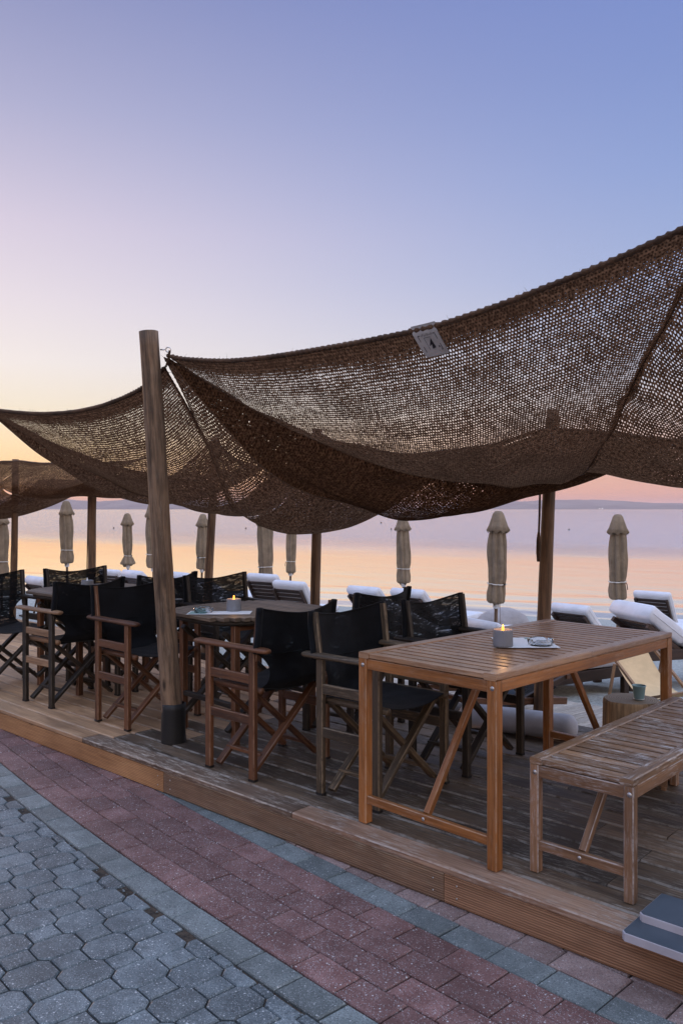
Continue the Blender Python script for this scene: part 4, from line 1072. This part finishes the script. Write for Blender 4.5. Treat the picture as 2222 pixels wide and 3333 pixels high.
# ------------------------------------------------------------------ sun loungers
def make_lounger(var, tilt=42, bl=.72, t=.11):
    # head at -x, foot at +x; origin under the hinge line on the sand
    root = empty('sun_lounger'); w = .62; seat_h = .26
    fr = M['dark_slat']
    b = MB()
    for sy in (-1, 1):
        b.beam((-.62, sy*(w/2-.02), seat_h-.045), (1.30, sy*(w/2-.02), seat_h-.045), .035, .09)
    for x in (-.60, 1.28): b.beam((x, -w/2+.04, seat_h-.045), (x, w/2-.04, seat_h-.045), .035, .085)
    b.build('frame', fr, root)
    b = MB()
    for k in range(12): b.beam((.03+k*.105, -w/2+.04, seat_h-.012), (.03+k*.105, w/2-.04, seat_h-.012), .075, .018)
    b.build('seat_slats', fr, root)
    for x in (-.5, 1.12):
        for sy in (-1, 1):
            b = MB(); b.beam((x, sy*(w/2-.045), -.12), (x, sy*(w/2-.045), seat_h-.09), .07, .05, (0, 1, 0)); b.build('leg', fr, root)
    ca, sa = math.cos(R(tilt)), math.sin(R(tilt))
    B = lambda d, y, n: (-d*ca-n*sa*-1*-1, y, seat_h+d*sa-n*ca*-1)
    bp = lambda d, y, n: (-d*ca+n*sa, y, seat_h+d*sa+n*ca)
    b = MB()
    nrm = (sa, 0, ca)
    for sy in (-1, 1): b.beam(bp(0, sy*(w/2-.05), -.02), bp(bl, sy*(w/2-.05), -.02), .035, .045, nrm)
    k = .05
    while k < bl: b.beam(bp(k, -w/2+.05, .002), bp(k, w/2-.05, .002), .055, .014, nrm); k += .072
    b.build('backrest', fr, root)
    for sy in (-1, 1):
        b = MB(); b.beam(bp(bl*.62, sy*(w/2-.09), -.035), (-.42, sy*(w/2-.09), seat_h-.05), .03, .025); b.build('prop', fr, root)
    def cush(o0, ax, ay_w, nx_, ln, name):
        # rounded pad: o0 start point, ax direction along, nx_ normal
        b = MB(); o0 = Vector(o0); ax = Vector(ax); nn = Vector(nx_); hw = w/2-.005
        sec = []
        for k in range(20):
            a = 2*math.pi*k/20; c, s_ = math.cos(a), math.sin(a)
            sec.append((hw*abs(c)**.22*(1 if c > 0 else -1), t/2+t/2*abs(s_)**.28*(1 if s_ > 0 else -1)))
        m = 22
        vs = []; fs = []
        for i in range(m+1):
            q = i/m; e = min(q, 1-q)*ln; k_ = min(1, math.sqrt(max(0, 1-(1-min(1, e/.03))**2))*.3+.71)
            for (y, z) in sec:
                z2 = t/2+(z-t/2)*k_*(1+.05*math.sin(q*9+var)); vs.append(tuple(o0+ax*(q*ln)+Vector((0, y*(.97+.03*k_), 0))+nn*z2))
        for i in range(m):
            for k in range(20): j = (k+1) % 20; fs.append([i*20+k, i*20+j, (i+1)*20+j, (i+1)*20+k])
        fs.append(list(range(19, -1, -1))); fs.append([m*20+k for k in range(20)])
        b.add(vs, fs, smooth=True)
        b.tube([tuple(o0+ax*(.03+(ln-.06)*i/10)+Vector((0, -hw-.001, 0))+nn*(t*.5)) for i in range(11)], .004, 6)
        return b.build(name, M['mattress'], root)
    cush(bp(.03, 0, .012), (-ca, 0, sa), 0, (sa, 0, ca), bl+.04, 'back_mattress')
    cush((.01, 0, seat_h+.002), (1, 0, 0), 0, (0, 0, 1), 1.30, 'seat_mattress')
    return root
LG = {0: make_lounger(0, 44, .72, .14), 1: make_lounger(1, 58, .74, .12), 2: make_lounger(2, 28, .72), 3: make_lounger(4, 36, .40, .15)}; lu = set()
def place_lounger(k, u, v, Y, ang, label, dz=0, sc=1):
    # u,v: middle of the top edge of the raised back as measured; ang: foot direction from the view axis' right
    o = LG[k] if k not in lu else copy_tree(LG[k]); lu.add(k)
    tilt, bl = {0: (44, .72), 1: (58, .74), 2: (28, .72), 3: (36, .40)}[k]
    X = (u-1111)/2700*Y; z = wz(u, v, X, Y)
    hx_ = bl*math.cos(R(tilt)); hz_ = .26+bl*math.sin(R(tilt))+.08
    dx_, dy_ = math.cos(R(ang)), math.sin(R(ang))
    x, y = W(X+dx_*hx_, Y+dy_*hx_)
    o.location = (x, y, z-hz_); o.rotation_euler = (0, 0, R(ang+TH)); tag(o, label, 'sun lounger', 'white sun loungers on the beach'); return o
place_lounger(1, 2118, 1933, 13.6, 48, 'white sun lounger with steep raised back near the right edge, dark slats showing')
place_lounger(3, 2052, 1990, 7.6, 16, 'large white sun lounger at the right behind the table corner, nearest to the deck')
place_lounger(0, 1850, 1981, 11.6, 40, 'white sun lounger with its rounded top just right of the right rear pole')
place_lounger(0, 1322, 1930, 12.6, 50, 'white sun lounger right of the tall dark chair back, left of the grey beanbag')
place_lounger(0, 1178, 1922, 12.8, 50, 'white sun lounger showing above the dark chair back just right of the centre pole')
place_lounger(1, 935, 1900, 12.0, 52, 'white sun lounger with raised back and dark slats directly left of the centre pole')
place_lounger(1, 848, 1876, 13.0, 55, 'white sun lounger behind the large parasol, partly covered by its pole')
place_lounger(0, 424, 1868, 14.5, 45, 'white sun lounger left of the thick front pole below the flared parasol')
place_lounger(1, 352, 1860, 17.0, 55, 'white sun lounger seen edge on beside the see-through chair back')
place_lounger(0, 578, 1874, 15.0, 45, 'white sun lounger just right of the thick front pole')
place_lounger(2, 640, 1888, 16.0, 45, 'low white sun lounger behind the slanting rear pole')
place_lounger(0, 108, 1889, 13.5, 45, 'white sun lounger behind the leftmost chairs')
# the one that lies across the sand behind the table, foot to the right
o = copy_tree(LG[2]); o.location = (*W(1.52, 6.95), -.11); o.rotation_euler = (0, 0, R(30+TH)); 
tag(o, 'white lounger on a dark slatted frame lying across the sand behind the rectangular table', 'sun lounger', 'white sun loungers on the beach')
o.scale = (.82, 1, 1)
o = copy_tree(LG[2]); o.location = (*W(1.15, 9.6), -.27); o.rotation_euler = (0, 0, R(8+TH)); tag(o, 'white lounger whose foot end shows right of the dark see-through chair back', 'sun lounger', 'white sun loungers on the beach')

# beanbag, buoys, cords
X = (1640-1111)/2700*12.2; b = MB(); b.lathe([(.0001, 0), (.26, .0), (.34, .08), (.33, .16), (.27, .24), (.17, .31), (.08, .345), (.0001, .35)], (0, 0, 0), 48, rf=lambda a, z: 1+.16*math.sin(2*a+.5)+.06*math.sin(5*a+z*8)+.12*noise.noise(Vector((math.cos(a)*2, math.sin(a)*2, z*9))))
x, y = W(X, 12.2); bb_ = b.build('beanbag', M['grey_cloth'], None, (x, y, wz(0, 1975, 0, 12.2)-.36)); tag(bb_, 'grey beanbag slumped at the foot of the parasol beside the right rear pole', 'beanbag')
for (u, v, lab) in ((370, 1717, 'small dark buoy floating left of the thick pole'), (800, 1718, 'small dark buoy floating left of the large parasol'), (1273, 1720, 'small dark buoy floating left of the middle parasol'), (1240, 1700, 'farthest tiny buoy below the lowest net'), (1851, 1722, 'small yellow brown buoy floating right of the right rear pole')):
    Y = 2700*2.197/(v+3-1657); x, y = W((u-1111)/2700*Y, Y); k = Y/75
    root = empty('buoy', (x, y, -.7)); tag(root, lab, 'buoy', 'mooring buoys on the sea')
    b = MB(); b.lathe([(.0001, -.06), (.05*k, -.05*k), (.07*k, .0), (.072*k, .04*k), (.055*k, .085*k), (.02*k, .108*k), (.0001, .11*k)], (0, 0, 0), 20); b.build('float', M['buoy'], root)
    b = MB(); b.tube([(0.02*k*math.cos(a), 0, .12*k+.02*k*math.sin(a)) for a in [q*math.pi/6 for q in range(13)]], .006*k, 6); b.build('ring', M['rope'], root)
def cord(pts, r, label, name='hanging_cord'):
    b = MB(); v = [Vector(p) for p in pts]; o = v[0]; b.tube([tuple(p-o) for p in v], r, 7); ob = b.build(name, M['rope'], None, tuple(o)); tag(ob, label, 'cord')
Y = 9.15; x0, y0 = W((285-1111)/2700*Y, Y)
cord([(x0+.02, y0, 1.95), (x0+.01, y0, 1.5), (x0-.01, y0, .9), (x0-.02, y0, .45), (x0-.03, y0, .15)], .006, 'thin cord hanging beside the far rear pole left of the thick pole')
b = MB(); Y = 5.33; o = Vector((*W((1757-1111)/2700*Y, Y), 1.66)); q = Vector((*VD(-.012, -.01), 0))
b.tube([(0, 0, 0), tuple(q*.4+Vector((0, 0, -.2))), tuple(q*.9+Vector((0, 0, -.32)))], .007, 8)
b.tube([tuple(q*.9+Vector((0, 0, -.31))), tuple(q+Vector((0, 0, -.36))), tuple(q+Vector((0, 0, -.44))), tuple(q+Vector((0, 0, -.5)))], [.008, .014, .016, .011], 9)
ob = b.build('rope_tassel', M['rope'], None, tuple(o)); tag(ob, 'frayed rope end hanging on the left side of the right rear pole', 'rope')

# sling deck chairs
def sling_chair(label, cloth='cream_cloth', woodm='chair_pale'):
    root = empty('sling_deckchair'); tag(root, label, 'deckchair', 'wooden sling deckchairs'); w = .27
    for sy in (-1, 1):
        b = MB(); b.beam((-.52, sy*w, .92), (.42, sy*w, .02), .025, .04, (0, 0, 1)); b.build('back_rail', M[woodm], root)
        b = MB(); b.beam((-.42, sy*(w-.03), .02), (.52, sy*(w-.03), .38), .025, .04, (0, 0, 1)); b.build('seat_rail', M[woodm], root)
        b = MB(); b.beam((-.28, sy*(w+.025), .66), (-.40, sy*(w+.025), .03), .022, .032, (1, 0, 0)); b.build('prop', M[woodm], root)
    for p, z in (((-.52), .92), ((.42), .03), ((-.42), .03), ((.52), .38)):
        b = MB(); b.beam((p, -w-.02, z), (p, w+.02, z), .035, .025); b.build('crossbar', M[woodm], root)
    prof = [(0, -.52, .93), (.25, -.34, .62), (.5, -.10, .34), (.7, .10, .235), (.85, .30, .26), (1, .52, .39)]
    def P(i, j, off=0):
        x, z = cat(prof, j); return (x, (i-.5)*2*(w-.05), z-.015*math.sin(math.pi*i)-off)
    b = MB(); b.grid(lambda i, j: P(i, j), 8, 30); b.grid(lambda i, j: P(1-i, j, .004), 8, 30); b.build('sling', M[cloth], root)
    return root
o = sling_chair('wooden sling deckchair with cream canvas on the sand behind the stump'); o.location = (*W(2.46, 6.5), -.08); o.rotation_euler = (0, 0, R(-62+TH)); o.scale = (.60, .9, .54)
o2 = copy_tree(o); o2.location = (*W(-.02+.35, 8.5), -.12); o2.rotation_euler = (0, 0, R(10+TH)); tag(o2, 'wooden deckchair whose top sticks up between the dark chair backs near the centre pole')
# low folded beach seat with dark net behind the table legs
fs = empty('folding_beach_seat', (*W(1.02, 5.55), ZD-.03), R(TH+32)); tag(fs, 'low folding beach seat with dark net and reddish arms behind the table', 'folding seat')
for sy in (-.24, .24):
    b = MB(); b.beam((-.45, sy, .20), (.42, sy, .10), .028, .045); b.build('side_rail', M['chair_red'], fs)
    b = MB(); b.beam((-.40, sy*.93, .02), (.45, sy*.93, .26), .025, .035); b.build('cross_rail', M['dark_slat'], fs)
b = MB(); b.grid(lambda i, j: (-.42+.8*i, -.2+.4*j, .19-.1*math.sin(math.pi*i)), 12, 6, tint=1); b.build('net_seat', M['fabric'], fs)
for x, z in ((-.44, .20), (.41, .1), (.44, .26)):
    b = MB(); b.beam((x, -.25, z), (x, .25, z), .03, .03); b.build('crossbar', M['chair_red'], fs)
b = MB(); b.lathe([(.0001, .0), (.10, .005), (.14, .04), (.11, .09), (.0001, .11)], (0, 0, 0), 24, rf=lambda a, z: 1+.2*math.sin(2*a)+.08*math.sin(5*a))
x, y = W(.95, 5.35); tg2 = b.build('folded_towel', M['blue_cloth'], None, (x, y, ZD+.14)); tag(tg2, 'dark blue folded cloth on the low folding beach seat', 'towel')

# ------------------------------------------------------------------ evening haze over the sea
m = bpy.data.materials.new('haze_air'); m.use_nodes = True; nt = m.node_tree; nt.nodes.clear()
ho = nt.nodes.new('ShaderNodeOutputMaterial'); pv = nt.nodes.new('ShaderNodeVolumePrincipled')
pv.inputs['Color'].default_value = (.94, .80, .84, 1); pv.inputs['Density'].default_value = 1.05e-4; pv.inputs['Anisotropy'].default_value = .2
nt.links.new(pv.outputs[0], ho.inputs['Volume'])
b = MB(); h_ = 13500
vs = [(x, y, z) for z in (-4.0, 118.0) for x, y in ((-h_, -h_), (h_, -h_), (h_, h_), (-h_, h_))]
b.add(vs, [[3, 2, 1, 0], [4, 5, 6, 7], [0, 1, 5, 4], [1, 2, 6, 5], [2, 3, 7, 6], [3, 0, 4, 7]])
hz = b.build('haze', m); tag(hz, kind='stuff')
